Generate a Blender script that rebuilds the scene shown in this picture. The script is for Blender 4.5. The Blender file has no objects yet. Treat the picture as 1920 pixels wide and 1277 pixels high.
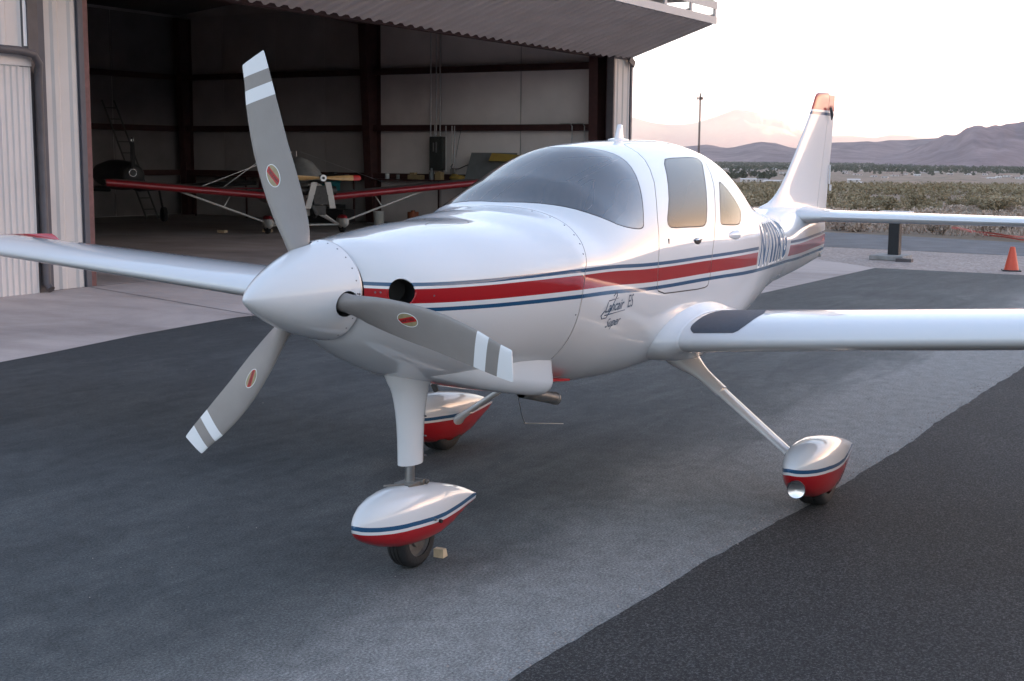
import bpy, math, random
import numpy as np
from mathutils import Vector, Matrix
from mathutils.geometry import delaunay_2d_cdt

# ------------------------------------------------------------------ scene, camera, light
S = bpy.context.scene
COL = S.collection
PI = math.pi
R = math.radians

cam_d = bpy.data.cameras.new("camera")
cam = bpy.data.objects.new("camera", cam_d)
COL.objects.link(cam)
S.camera = cam
CAM = Vector((-4.0612, -3.3483, 1.8594))
YAW, PITCH, ROLL, FPX = 0.53612, 0.14006, 0.00915, 2459.5
_f = Vector((math.cos(YAW) * math.cos(PITCH), math.sin(YAW) * math.cos(PITCH), -math.sin(PITCH)))
_r = _f.cross(Vector((0, 0, 1))).normalized()
_u = _r.cross(_f)
_r2 = math.cos(ROLL) * _r + math.sin(ROLL) * _u
_u2 = -math.sin(ROLL) * _r + math.cos(ROLL) * _u
cam.matrix_world = Matrix(((_r2.x, _u2.x, -_f.x, CAM.x), (_r2.y, _u2.y, -_f.y, CAM.y), (_r2.z, _u2.z, -_f.z, CAM.z), (0, 0, 0, 1)))
cam_d.sensor_width = 36.0
cam_d.lens = FPX / 1920 * 36.0
cam_d.clip_start = 0.05
cam_d.clip_end = 90000

SUN_AZ, SUN_EL = -36.0, 0.7          # degrees; the sun has sunk to the skyline on the right, out of frame
W = bpy.data.worlds.new("World")
S.world = W
W.use_nodes = True
wn = W.node_tree
bg = wn.nodes["Background"]
sky = wn.nodes.new("ShaderNodeTexSky")
sky.sky_type = 'NISHITA'
sky.sun_disc = False
sky.sun_elevation = R(SUN_EL)
sky.sun_rotation = R(90 - SUN_AZ)
sky.air_density = 1.0
sky.dust_density = 1.0
sky.ozone_density = 1.0
# daylight white balance (the camera was set for the bluish dusk) and a pale haze layer low over the whole horizon
_wb = wn.nodes.new("ShaderNodeMix"); _wb.data_type = 'RGBA'; _wb.blend_type = 'MULTIPLY'
_wb.inputs[0].default_value = 1.0
_wb.inputs[7].default_value = (0.80, 1.01, 1.40, 1)
wn.links.new(sky.outputs[0], _wb.inputs[6])
_hs = wn.nodes.new("ShaderNodeHueSaturation")
_hs.inputs['Saturation'].default_value = 0.8
wn.links.new(_wb.outputs[2], _hs.inputs['Color'])
_bw = wn.nodes.new("ShaderNodeRGBToBW")
wn.links.new(_wb.outputs[2], _bw.inputs[0])
_pale = wn.nodes.new("ShaderNodeMix"); _pale.data_type = 'RGBA'; _pale.blend_type = 'MULTIPLY'
_pale.inputs[0].default_value = 1.0
_pale.inputs[7].default_value = (2.35, 2.55, 2.85, 1)
wn.links.new(_bw.outputs[0], _pale.inputs[6])
_tc = wn.nodes.new("ShaderNodeTexCoord")
_sx = wn.nodes.new("ShaderNodeSeparateXYZ")
wn.links.new(_tc.outputs['Generated'], _sx.inputs[0])
_mr = wn.nodes.new("ShaderNodeMapRange")
_mr.interpolation_type = 'SMOOTHSTEP'
_mr.inputs['From Min'].default_value = 0.0
_mr.inputs['From Max'].default_value = 0.20
_mr.inputs['To Min'].default_value = 0.92
_mr.inputs['To Max'].default_value = 0.0
wn.links.new(_sx.outputs[2], _mr.inputs['Value'])
_mx = wn.nodes.new("ShaderNodeMix"); _mx.data_type = 'RGBA'
wn.links.new(_mr.outputs[0], _mx.inputs[0])
wn.links.new(_hs.outputs[0], _mx.inputs[6])
wn.links.new(_pale.outputs[2], _mx.inputs[7])
# sunset: the sky warms smoothly towards the point where the sun went down
_dt = wn.nodes.new("ShaderNodeVectorMath"); _dt.operation = 'DOT_PRODUCT'
_dt.inputs[1].default_value = (math.cos(R(SUN_AZ)), math.sin(R(SUN_AZ)), 0)
wn.links.new(_tc.outputs['Generated'], _dt.inputs[0])
_wa = wn.nodes.new("ShaderNodeMapRange"); _wa.interpolation_type = 'SMOOTHSTEP'
_wa.inputs['From Min'].default_value = 0.25; _wa.inputs['From Max'].default_value = 1.0
wn.links.new(_dt.outputs['Value'], _wa.inputs['Value'])
_we = wn.nodes.new("ShaderNodeMapRange"); _we.interpolation_type = 'SMOOTHSTEP'
_we.inputs['From Min'].default_value = 0.0; _we.inputs['From Max'].default_value = 0.5
_we.inputs['To Min'].default_value = 1.0; _we.inputs['To Max'].default_value = 0.0
wn.links.new(_sx.outputs[2], _we.inputs['Value'])
_ww = wn.nodes.new("ShaderNodeMath"); _ww.operation = 'MULTIPLY'
wn.links.new(_wa.outputs[0], _ww.inputs[0]); wn.links.new(_we.outputs[0], _ww.inputs[1])
_wt = wn.nodes.new("ShaderNodeMix"); _wt.data_type = 'RGBA'; _wt.blend_type = 'MULTIPLY'
_wt.inputs[7].default_value = (0.76, 0.52, 0.35, 1)
wn.links.new(_ww.outputs[0], _wt.inputs[0])
wn.links.new(_mx.outputs[2], _wt.inputs[6])
wn.links.new(_wt.outputs[2], bg.inputs[0])
bg.inputs[1].default_value = 0.15

sun_d = bpy.data.lights.new("sun", 'SUN')
sun_d.energy = 4.0
sun_d.angle = R(0.5)
sun_d.color = (1.0, 0.62, 0.42)
sun = bpy.data.objects.new("sun", sun_d)
COL.objects.link(sun)
sd = Vector((math.cos(R(SUN_EL)) * math.cos(R(SUN_AZ)), math.cos(R(SUN_EL)) * math.sin(R(SUN_AZ)), math.sin(R(SUN_EL))))
sun.rotation_euler = sd.to_track_quat('Z', 'Y').to_euler()
sun.location = sd * 50

S.view_settings.view_transform = 'Standard'
S.view_settings.look = 'None'
S.view_settings.gamma = 1.0
S.view_settings.use_curve_mapping = False
S.view_settings.exposure = 3.65
S.cycles.max_bounces = 8
S.cycles.transparent_max_bounces = 12
S.cycles.caustics_reflective = False
S.cycles.caustics_refractive = False

# ------------------------------------------------------------------ materials
M = {}
def new_mat(name):
    m = bpy.data.materials.new(name)
    m.use_nodes = True
    return m, m.node_tree, m.node_tree.nodes["Principled BSDF"]

def N(nt, kind, **kw):
    n = nt.nodes.new(kind)
    for k, v in kw.items():
        setattr(n, k, v)
    return n

def ramp(nt, fac, stops):
    r = N(nt, "ShaderNodeValToRGB")
    els = r.color_ramp.elements
    while len(els) < len(stops):
        els.new(0.5)
    for e, (p, c) in zip(els, stops):
        e.position = p
        e.color = (*c, 1) if len(c) == 3 else c
    nt.links.new(fac, r.inputs[0])
    return r.outputs[0]

def noise(nt, scale, detail=4, rough=0.55, coord=None, stretch=None, dist=0.0):
    tc = N(nt, "ShaderNodeTexCoord")
    src = tc.outputs[coord or 'Object']
    if stretch:
        mp = N(nt, "ShaderNodeMapping")
        mp.inputs['Scale'].default_value = stretch
        nt.links.new(src, mp.inputs[0])
        src = mp.outputs[0]
    n = N(nt, "ShaderNodeTexNoise")
    n.inputs['Scale'].default_value = scale
    n.inputs['Detail'].default_value = detail
    n.inputs['Roughness'].default_value = rough
    n.inputs['Distortion'].default_value = dist
    nt.links.new(src, n.inputs['Vector'])
    return n.outputs['Fac']

def math_n(nt, op, a, b=None, c=None, clamp=False):
    n = N(nt, "ShaderNodeMath", operation=op, use_clamp=clamp)
    for i, v in enumerate((a, b, c)):
        if v is None:
            continue
        if isinstance(v, (int, float)):
            n.inputs[i].default_value = v
        else:
            nt.links.new(v, n.inputs[i])
    return n.outputs[0]

def mixc(nt, fac, a, b):
    n = N(nt, "ShaderNodeMix", data_type='RGBA')
    for i, v in ((0, fac), (6, a), (7, b)):
        if isinstance(v, (int, float)):
            n.inputs[i].default_value = v
        elif isinstance(v, tuple):
            n.inputs[i].default_value = (*v, 1)
        else:
            nt.links.new(v, n.inputs[i])
    return n.outputs[2]

def bump(nt, bs, h, strength, dist=0.01):
    b = N(nt, "ShaderNodeBump")
    b.inputs['Strength'].default_value = strength
    b.inputs['Distance'].default_value = dist
    nt.links.new(h, b.inputs['Height'])
    nt.links.new(b.outputs[0], bs.inputs['Normal'])

def simple(name, col, rough=0.5, metal=0.0, vary=0.12, scale=6.0, bump_s=0.0, bump_scale=60.0, coat=0.0, spec=0.5):
    m, nt, b = new_mat(name)
    f = noise(nt, scale, 5)
    lo = tuple(c * (1 - vary) for c in col)
    hi = tuple(min(1, c * (1 + vary)) for c in col)
    nt.links.new(ramp(nt, f, [(0.3, lo), (0.7, hi)]), b.inputs['Base Color'])
    b.inputs['Roughness'].default_value = rough
    b.inputs['Metallic'].default_value = metal
    b.inputs['Specular IOR Level'].default_value = spec
    b.inputs['Coat Weight'].default_value = coat
    b.inputs['Coat Roughness'].default_value = 0.03
    if bump_s:
        bump(nt, b, noise(nt, bump_scale, 3), bump_s)
    M[name] = m
    return m

WHITE = (0.68, 0.68, 0.69)
BLUE = (0.014, 0.075, 0.165)
RED = (0.34, 0.008, 0.013)

def gloss(b, rough=0.3):
    b.inputs['Roughness'].default_value = rough
    b.inputs['Specular IOR Level'].default_value = 0.12
    b.inputs['Coat Weight'].default_value = 1.0
    b.inputs['Coat Roughness'].default_value = 0.015

def curve_node(nt, x, pts, x0, x1, y0, y1):
    """piecewise function y(x) as a float curve"""
    t = math_n(nt, 'DIVIDE', math_n(nt, 'SUBTRACT', x, x0), x1 - x0, clamp=True)
    fc = N(nt, "ShaderNodeFloatCurve")
    cv = fc.mapping.curves[0]
    P = [((a - x0) / (x1 - x0), (b - y0) / (y1 - y0)) for a, b in pts]
    while len(cv.points) < len(P):
        cv.points.new(0.5, 0.5)
    for p, (a, b) in zip(cv.points, P):
        p.location = (a, b)
        p.handle_type = 'AUTO_CLAMPED'
    fc.mapping.update()
    nt.links.new(t, fc.inputs['Value'])
    return math_n(nt, 'MULTIPLY_ADD', fc.outputs[0], y1 - y0, y0)

def band(nt, t, a, b):
    return math_n(nt, 'MULTIPLY', math_n(nt, 'GREATER_THAN', t, a), math_n(nt, 'LESS_THAN', t, b))

def paint_dirt(nt, b, base):
    """white aircraft paint with faint handling marks"""
    f = noise(nt, 2.2, 6, 0.6)
    d = ramp(nt, f, [(0.35, (0.985, 0.985, 0.985)), (0.7, (1, 1, 1))])
    bump(nt, b, noise(nt, 3.2, 2, .4), .05, .02)      # hand-finished composite is never quite flat
    mx = N(nt, "ShaderNodeMix", data_type='RGBA', blend_type='MULTIPLY')
    mx.inputs[0].default_value = 1
    if isinstance(base, tuple):
        mx.inputs[6].default_value = (*base, 1)
    else:
        nt.links.new(base, mx.inputs[6])
    nt.links.new(d, mx.inputs[7])
    nt.links.new(mx.outputs[2], b.inputs['Base Color'])

def mat_paint():
    m, nt, b = new_mat("white_paint")
    paint_dirt(nt, b, WHITE)
    gloss(b)
    M['paint'] = m
mat_paint()

def mat_fuselage():
    """white paint with the blue, red, blue side stripe; bare dark lining on the inner face"""
    m, nt, b = new_mat("striped_paint")
    tc = N(nt, "ShaderNodeTexCoord")
    sp = N(nt, "ShaderNodeSeparateXYZ")
    nt.links.new(tc.outputs['Object'], sp.inputs[0])
    x, y, z = sp.outputs
    top = curve_node(nt, x, [(0, 1.366), (.27, 1.352), (.53, 1.350), (.84, 1.354), (1.21, 1.357), (1.97, 1.336), (2.68, 1.329),
                             (3.62, 1.318), (4.84, 1.286), (5.53, 1.272), (6.39, 1.275), (6.8, 1.275)], 0, 7, 1.2, 1.4)
    tot = curve_node(nt, x, [(0, .117), (.3, .119), (1.2, .136), (2.7, .141), (3.6, .155), (7, .158)], 0, 7, 0.1, 0.2)
    t = math_n(nt, 'DIVIDE', math_n(nt, 'SUBTRACT', top, z), tot)
    outside = math_n(nt, 'SUBTRACT', 1.0, band(nt, math_n(nt, 'MULTIPLY_ADD', z, -0.45, math_n(nt, 'ADD', x, 0.54)), 3.62, 4.86))
    b1 = math_n(nt, 'MULTIPLY', band(nt, t, 0.0, 0.125), outside)
    rd = math_n(nt, 'MULTIPLY', band(nt, t, 0.215, 0.705), outside)
    b2 = band(nt, t, 0.865, 1.0)
    blue = math_n(nt, 'MAXIMUM', b1, b2)
    c = mixc(nt, blue, WHITE, BLUE)
    c = mixc(nt, rd, c, RED)
    geo = N(nt, "ShaderNodeNewGeometry")
    c = mixc(nt, geo.outputs['Backfacing'], c, (0.42, 0.40, 0.38))
    paint_dirt(nt, b, c)
    gloss(b)
    nt.links.new(math_n(nt, 'SUBTRACT', 1.0, geo.outputs['Backfacing']), b.inputs['Coat Weight'])
    M['fus'] = m
mat_fuselage()

def mat_pant():
    """wheel pant: white above, blue line, white line, red belly"""
    m, nt, b = new_mat("wheel_pant_paint")
    tc = N(nt, "ShaderNodeTexCoord")
    sp = N(nt, "ShaderNodeSeparateXYZ")
    nt.links.new(tc.outputs['Object'], sp.inputs[0])
    x, y, z = sp.outputs
    line = curve_node(nt, x, [(0, .288), (.03, .279), (.165, .262), (.31, .253), (.5, .240), (.66, .237), (.84, .240), (1.0, .246)], 0, 1, 0.1, 0.3)
    t = math_n(nt, 'SUBTRACT', line, z)
    c = mixc(nt, band(nt, t, 0.0, 0.020), WHITE, BLUE)
    c = mixc(nt, math_n(nt, 'GREATER_THAN', t, 0.034), c, RED)
    paint_dirt(nt, b, c)
    gloss(b)
    M['pant'] = m
mat_pant()

def mat_fin():
    m, nt, b = new_mat("fin_paint")
    tc = N(nt, "ShaderNodeTexCoord")
    sp = N(nt, "ShaderNodeSeparateXYZ")
    nt.links.new(tc.outputs['Object'], sp.inputs[0])
    z = sp.outputs[2]
    c = mixc(nt, math_n(nt, 'GREATER_THAN', z, 2.245), WHITE, RED)
    c = mixc(nt, band(nt, z, 2.205, 2.228), c, BLUE)
    x = sp.outputs[0]
    top, tot = 1.274, 0.158
    t = math_n(nt, 'DIVIDE', math_n(nt, 'SUBTRACT', top, z), tot)
    c = mixc(nt, math_n(nt, 'MAXIMUM', band(nt, t, 0.0, 0.125), band(nt, t, .865, 1.0)), c, BLUE)
    c = mixc(nt, band(nt, t, .215, .705), c, RED)
    paint_dirt(nt, b, c)
    gloss(b)
    b.inputs['Coat Weight'].default_value = 0.6
    M['fin'] = m
mat_fin()

def mat_wing(name, ytip):
    m, nt, b = new_mat(name)
    tc = N(nt, "ShaderNodeTexCoord")
    sp = N(nt, "ShaderNodeSeparateXYZ")
    nt.links.new(tc.outputs['Object'], sp.inputs[0])
    ay = math_n(nt, 'ABSOLUTE', sp.outputs[1])
    c = mixc(nt, math_n(nt, 'GREATER_THAN', ay, ytip), WHITE, RED)
    paint_dirt(nt, b, c)
    gloss(b)
    M[name] = m
mat_wing("wing_paint", 5.30)

def mat_blade():
    m, nt, b = new_mat("blade_paint")
    tc = N(nt, "ShaderNodeTexCoord")
    sp = N(nt, "ShaderNodeSeparateXYZ")
    nt.links.new(tc.outputs['Object'], sp.inputs[0])
    z = sp.outputs[2]
    f = math_n(nt, 'ADD', math_n(nt, 'MULTIPLY', noise(nt, 9, 5), .6), math_n(nt, 'MULTIPLY', noise(nt, 70, 6, .75, stretch=(1, 3, .6)), .4))
    g = ramp(nt, f, [(0.3, (0.25, 0.225, 0.21)), (0.75, (0.29, 0.262, 0.245))])
    w = math_n(nt, 'MAXIMUM', band(nt, z, .795, .848), band(nt, z, .902, 2))
    nt.links.new(mixc(nt, w, g, (0.78, 0.78, 0.79)), b.inputs['Base Color'])
    b.inputs['Roughness'].default_value = 0.42
    M['blade'] = m
mat_blade()

def mat_glass(name, tint, alpha):
    """tinted acrylic: mirror-like surface over a darkening see-through sheet"""
    m, nt, b = new_mat(name)
    tr = N(nt, "ShaderNodeBsdfTransparent")
    tr.inputs[0].default_value = (*tint, 1)
    gl = N(nt, "ShaderNodeBsdfGlossy")
    gl.inputs['Roughness'].default_value = 0.02
    gl.inputs['Color'].default_value = (1, 1, 1, 1)
    fr = N(nt, "ShaderNodeFresnel")
    fr.inputs[0].default_value = 1.5
    f2 = math_n(nt, 'MULTIPLY_ADD', fr.outputs[0], 0.95, alpha)
    mx = N(nt, "ShaderNodeMixShader")
    nt.links.new(f2, mx.inputs[0])
    nt.links.new(tr.outputs[0], mx.inputs[1])
    nt.links.new(gl.outputs[0], mx.inputs[2])
    nt.links.new(mx.outputs[0], nt.nodes["Material Output"].inputs[0])
    M[name] = m
mat_glass("tinted_glass", (0.84, 0.85, 0.87), 0.145)
mat_glass("mirror_tint_glass", (0.07, 0.07, 0.075), 0.0)

simple("seam_dark", (0.035, 0.035, 0.04), 0.6)
simple("black_hole", (0.010, 0.010, 0.011), 0.6)
simple("lamp_reflector", (0.85, 0.85, 0.86), 0.28, 1.0, 0.03)
simple("chrome", (0.75, 0.75, 0.76), 0.06, 1.0, 0.03)
simple("steel", (0.42, 0.42, 0.42), 0.32, 1.0, 0.1, 20)
simple("dull_steel", (0.20, 0.19, 0.175), 0.45, 0.8, 0.2, 25)
simple("screw", (0.16, 0.16, 0.18), 0.4, 0.8)
simple("tyre", (0.013, 0.013, 0.014), 0.75, 0, 0.25, 12, 0.3, 90)
simple("walk_grey", (0.050, 0.058, 0.075), 0.55, 0, 0.12, 40, 0.4, 260)
simple("seat_leather", (0.75, 0.68, 0.60), 0.6, 0, 0.12, 8)
simple("cabin_dark", (0.05, 0.05, 0.055), 0.7)
simple("decal_gold", (0.30, 0.24, 0.13), 0.4, 0.0, 0.2, 60)
simple("decal_red", (0.45, 0.012, 0.014), 0.4)
simple("decal_white", (0.8, 0.8, 0.8), 0.4)
simple("decal_black", (0.015, 0.015, 0.015), 0.4)
simple("letter_blue", (0.026, 0.10, 0.20), 0.5, coat=0.0, spec=0.2)
simple("logo_ink", (0.03, 0.065, 0.12), 0.35)
simple("letter_white", (0.8, 0.8, 0.8), 0.5, coat=0.0, spec=0.2)
simple("raw_wood", (0.55, 0.42, 0.27), 0.7, 0, 0.2, 14)

# ------------------------------------------------------------------ object helpers
def tag(o, label=None, cat=None, group=None, kind=None):
    if label: o['label'] = label
    if cat: o['category'] = cat
    if group: o['group'] = group
    if kind: o['kind'] = kind
    return o

def thing(name, label, cat, loc=(0, 0, 0), rotz=0.0, group=None):
    o = bpy.data.objects.new(name, None)
    o.empty_display_size = 0.2
    COL.objects.link(o)
    o.location = loc
    o.rotation_euler = (0, 0, rotz)
    return tag(o, label, cat, group)

def copy_tree(o, parent=None):
    c = o.copy()
    COL.objects.link(c)
    c.parent = parent
    for ch in list(o.children):
        copy_tree(ch, c)
    return c

def frame_of(d):
    d = Vector(d).normalized()
    a = Vector((0, 0, 1)) if abs(d.z) < 0.9 else Vector((1, 0, 0))
    u = d.cross(a).normalized()
    return u, d.cross(u).normalized()

class MB:
    def __init__(s):
        s.v = []; s.f = []; s.m = []
    def add(s, vs, fs, mi=0):
        o = len(s.v)
        s.v.extend([tuple(p) for p in vs])
        s.f.extend([tuple(i + o for i in f) for f in fs])
        s.m.extend([mi] * len(fs))
        return s
    def box(s, c, size, rot=None, mi=0):
        h = Vector(size) / 2
        vs = [Vector((sx * h.x, sy * h.y, sz * h.z)) for sx in (-1, 1) for sy in (-1, 1) for sz in (-1, 1)]
        if rot is not None:
            vs = [rot @ v for v in vs]
        vs = [v + Vector(c) for v in vs]
        return s.add(vs, [(0, 1, 3, 2), (4, 6, 7, 5), (0, 4, 5, 1), (2, 3, 7, 6), (0, 2, 6, 4), (1, 5, 7, 3)], mi)
    def bx(s, x0, x1, y0, y1, z0, z1, mi=0):
        return s.box(((x0 + x1) / 2, (y0 + y1) / 2, (z0 + z1) / 2), (x1 - x0, y1 - y0, z1 - z0), None, mi)
    def cyl(s, p0, p1, r0, r1=None, n=12, cap=True, mi=0):
        r1 = r0 if r1 is None else r1
        p0, p1 = Vector(p0), Vector(p1)
        u, w = frame_of(p1 - p0)
        vs = []
        for p, r in ((p0, r0), (p1, r1)):
            vs += [p + (u * math.cos(2 * PI * i / n) + w * math.sin(2 * PI * i / n)) * r for i in range(n)]
        fs = [(i, (i + 1) % n, n + (i + 1) % n, n + i) for i in range(n)]
        if cap:
            fs += [tuple(range(n))[::-1], tuple(range(n, 2 * n))]
        return s.add(vs, fs, mi)
    def tube(s, pts, r, n=8, mi=0):
        pts = [Vector(p) for p in pts]
        rs = r if isinstance(r, (list, tuple)) else [r] * len(pts)
        vs = []
        u = None
        for i, p in enumerate(pts):
            d = (pts[min(i + 1, len(pts) - 1)] - pts[max(i - 1, 0)]).normalized()
            if u is None:
                u, w = frame_of(d)
            else:
                u = (u - d * u.dot(d)).normalized()
                w = d.cross(u)
            vs += [p + (u * math.cos(2 * PI * k / n) + w * math.sin(2 * PI * k / n)) * rs[i] for k in range(n)]
        fs = []
        for i in range(len(pts) - 1):
            fs += [(i * n + k, i * n + (k + 1) % n, (i + 1) * n + (k + 1) % n, (i + 1) * n + k) for k in range(n)]
        fs += [tuple(range(n))[::-1], tuple(range((len(pts) - 1) * n, len(pts) * n))]
        return s.add(vs, fs, mi)
    def rings(s, rings, cap=True, closed=True, mi=0):
        n = len(rings[0])
        vs = [p for r in rings for p in r]
        fs = []
        for i in range(len(rings) - 1):
            for k in range(n if closed else n - 1):
                k2 = (k + 1) % n
                fs.append((i * n + k, i * n + k2, (i + 1) * n + k2, (i + 1) * n + k))
        if cap:
            fs += [tuple(range(n))[::-1], tuple(range((len(rings) - 1) * n, len(rings) * n))]
        return s.add(vs, fs, mi)
    def lathe(s, prof, o, ax, n=32, cap=False, mi=0):
        """prof: (along axis, radius)"""
        ax = Vector(ax).normalized(); o = Vector(o)
        u, w = frame_of(ax)
        rs = [[o + ax * a + (u * math.cos(2 * PI * k / n) + w * math.sin(2 * PI * k / n)) * r for k in range(n)] for a, r in prof]
        return s.rings(rs, cap, True, mi)
    def ball(s, c, rad, nu=14, nv=8, mi=0):
        rx, ry, rz = rad if isinstance(rad, (tuple, list)) else (rad,) * 3
        rs = []
        for j in range(1, nv):
            a = PI * j / nv
            rs.append([Vector((c[0] + rx * math.sin(a) * math.cos(2 * PI * k / nu), c[1] + ry * math.sin(a) * math.sin(2 * PI * k / nu), c[2] - rz * math.cos(a))) for k in range(nu)])
        return s.rings(rs, True, True, mi)
    def build(s, name, mats, parent=None, smooth=None, link=True, bevel=0.0):
        me = bpy.data.meshes.new(name)
        me.from_pydata(s.v, [], s.f)
        mats = mats if isinstance(mats, (list, tuple)) else [mats]
        for m in mats:
            me.materials.append(M[m] if isinstance(m, str) else m)
        if len(mats) > 1:
            me.polygons.foreach_set('material_index', s.m)
        if smooth is not None:
            me.polygons.foreach_set('use_smooth', [True] * len(me.polygons))
            if smooth < 179:
                me.set_sharp_from_angle(angle=R(smooth))
        me.update()
        o = bpy.data.objects.new(name, me)
        COL.objects.link(o)
        if parent is not None:
            o.parent = parent
        if bevel:
            bv = o.modifiers.new("bevel", 'BEVEL')
            bv.width = bevel; bv.segments = 2; bv.limit_method = 'ANGLE'
        return o

def struct(o):
    o['kind'] = 'structure'
    return o

_text_cache = {}
def text_mesh(txt, size=1.0, shear=0.0, bold=0.0, sub=0.0):
    """flat letters as 2-D points and triangles from the built-in font"""
    cu = bpy.data.curves.new("lettering", 'FONT')
    cu.body = txt; cu.size = size; cu.shear = shear; cu.offset = bold
    cu.resolution_u = 3
    ob = bpy.data.objects.new("lettering", cu)
    me = ob.to_mesh()
    vs = [(v.co.x, v.co.y) for v in me.vertices]
    fs = [tuple(p.vertices) for p in me.polygons]
    ob.to_mesh_clear()
    bpy.data.objects.remove(ob); bpy.data.curves.remove(cu)
    return vs, fs

def refine(vs, fs, maxlen):
    """split triangles until every edge is short enough to follow a curved skin"""
    tris = []
    for f in fs:
        for i in range(1, len(f) - 1):
            tris.append((f[0], f[i], f[i + 1]))
    vs = [tuple(v) for v in vs]
    for _ in range(5):
        cut = {}
        out = []
        def mid(a, b):
            k = (min(a, b), max(a, b))
            d = math.hypot(vs[a][0] - vs[b][0], vs[a][1] - vs[b][1])
            if d <= maxlen:
                return None
            if k not in cut:
                vs.append(((vs[a][0] + vs[b][0]) / 2, (vs[a][1] + vs[b][1]) / 2))
                cut[k] = len(vs) - 1
            return cut[k]
        for a, b, c in tris:
            ab, bc, ca = mid(a, b), mid(b, c), mid(c, a)
            k = (ab is not None) + (bc is not None) + (ca is not None)
            if k == 0:
                out.append((a, b, c))
            elif k == 3:
                out += [(a, ab, ca), (ab, b, bc), (ca, bc, c), (ab, bc, ca)]
            else:
                if ab is not None and k == 1: out += [(a, ab, c), (ab, b, c)]
                elif bc is not None and k == 1: out += [(a, b, bc), (a, bc, c)]
                elif ca is not None and k == 1: out += [(a, b, ca), (ca, b, c)]
                elif ab is None: out += [(a, b, bc), (a, bc, ca), (ca, bc, c)]
                elif bc is None: out += [(a, ab, ca), (ab, b, ca), (ca, b, c)]
                else: out += [(a, ab, c), (ab, bc, c), (ab, b, bc)]
        done = not cut
        tris = out
        if done:
            break
    return vs, tris
# ------------------------------------------------------------------ the white aircraft
def cub(xs, ys, x):
    xs = np.asarray(xs, float); ys = np.asarray(ys, float); x = np.asarray(x, float)
    h = np.diff(xs); d = np.diff(ys) / h
    m = np.zeros_like(ys); m[0] = d[0]; m[-1] = d[-1]
    for i in range(1, len(xs) - 1):
        if d[i - 1] * d[i] > 0:
            w1 = 2 * h[i] + h[i - 1]; w2 = h[i] + 2 * h[i - 1]
            m[i] = (w1 + w2) / (w1 / d[i - 1] + w2 / d[i])
    i = np.clip(np.searchsorted(xs, x) - 1, 0, len(xs) - 2)
    t = (x - xs[i]) / h[i]; t2 = t * t; t3 = t2 * t
    return (2 * t3 - 3 * t2 + 1) * ys[i] + (t3 - 2 * t2 + t) * h[i] * m[i] + (-2 * t3 + 3 * t2) * ys[i + 1] + (t3 - t2) * h[i] * m[i + 1]

FX = [.08, .12, .2, .32, .5, .75, 1.0, 1.1, 1.2, 1.4, 1.7, 2.1, 2.6, 3.1, 3.6, 3.9, 4.2, 4.5, 4.8, 5.0, 5.3, 5.8, 6.3, 6.55]
FZT = [1.503, 1.506, 1.518, 1.528, 1.545, 1.564, 1.571, 1.583, 1.596, 1.617, 1.767, 1.917, 1.949, 1.957, 1.914, 1.759, 1.645, 1.554, 1.5, 1.496, 1.504, 1.484, 1.455, 1.434]
FZB = [1.137, 1.097, 1.047, .985, .91, .846, .822, .812, .800, .742, .708, .70, .70, .705, .72, .75, .802, .87, .911, .933, .952, .987, 1.037, 1.065]
FHW = [.205, .26, .335, .40, .46, .525, .575, .592, .607, .61, .61, .61, .60, .58, .53, .485, .43, .375, .32, .29, .24, .155, .075, .03]
FZW = [1.315, 1.315, 1.315, 1.32, 1.32, 1.33, 1.34, 1.345, 1.35, 1.34, 1.33, 1.32, 1.31, 1.30, 1.29, 1.285, 1.28, 1.28, 1.275, 1.27, 1.27, 1.26, 1.25, 1.24]
FNU = [2, 2, 2.05, 2.1, 2.1, 2.1, 2.1, 2.1, 2.1, 2.1, 2.05, 2.05, 2.0, 1.9, 1.8, 1.75, 1.7, 1.7, 1.7, 1.7, 1.8, 2, 2, 2]
FNL = [2, 2, 2, 2.05, 2.1, 2.15, 2.2, 2.25, 2.3, 2.35, 2.6, 3.0, 3.0, 2.9, 2.6, 2.4, 2.25, 2.15, 2.1, 2, 2, 2, 2, 2]
XCUT = 1.21

def fpt(x, th, aft=False):
    """point of the body skin at station x and angle th (0 top, +-pi belly, negative = left side)"""
    x = np.asarray(x, float); th = np.asarray(th, float)
    zt, zb, hw, zw, nu, nl = (cub(FX, k, x) for k in (FZT, FZB, FHW, FZW, FNU, FNL))
    if aft:
        zb = zb + 0.0
    a = np.abs(th); c = np.cos(a); s = np.abs(np.sin(a))
    n = np.where(c >= 0, nu, nl)
    y = hw * s ** (2 / n) * np.sign(th)
    z = np.where(c >= 0, zw + (zt - zw) * np.abs(c) ** (2 / n), zw - (zw - zb) * np.abs(c) ** (2 / n))
    return np.stack([x + 0 * th, y, z], -1)

def fnorm(x, th, aft=False):
    e = 0.004
    x = np.clip(x, .085, 6.54)
    th = np.where(np.abs(th) < .02, .02, th)
    th = np.where(np.abs(th) > PI - .02, np.sign(th) * (PI - .02), th)
    dx = fpt(x + e, th, aft) - fpt(x - e, th, aft)
    dt = fpt(x, th + e, aft) - fpt(x, th - e, aft)
    n = np.cross(dt, dx)
    n /= np.linalg.norm(n, axis=-1, keepdims=True) + 1e-12
    p = fpt(x, th, aft)
    c = np.stack([p[..., 0], 0 * p[..., 1], cub(FX, FZW, x)], -1)
    flip = np.sum((p - c) * n, -1) < 0
    n[flip] *= -1
    return n

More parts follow.
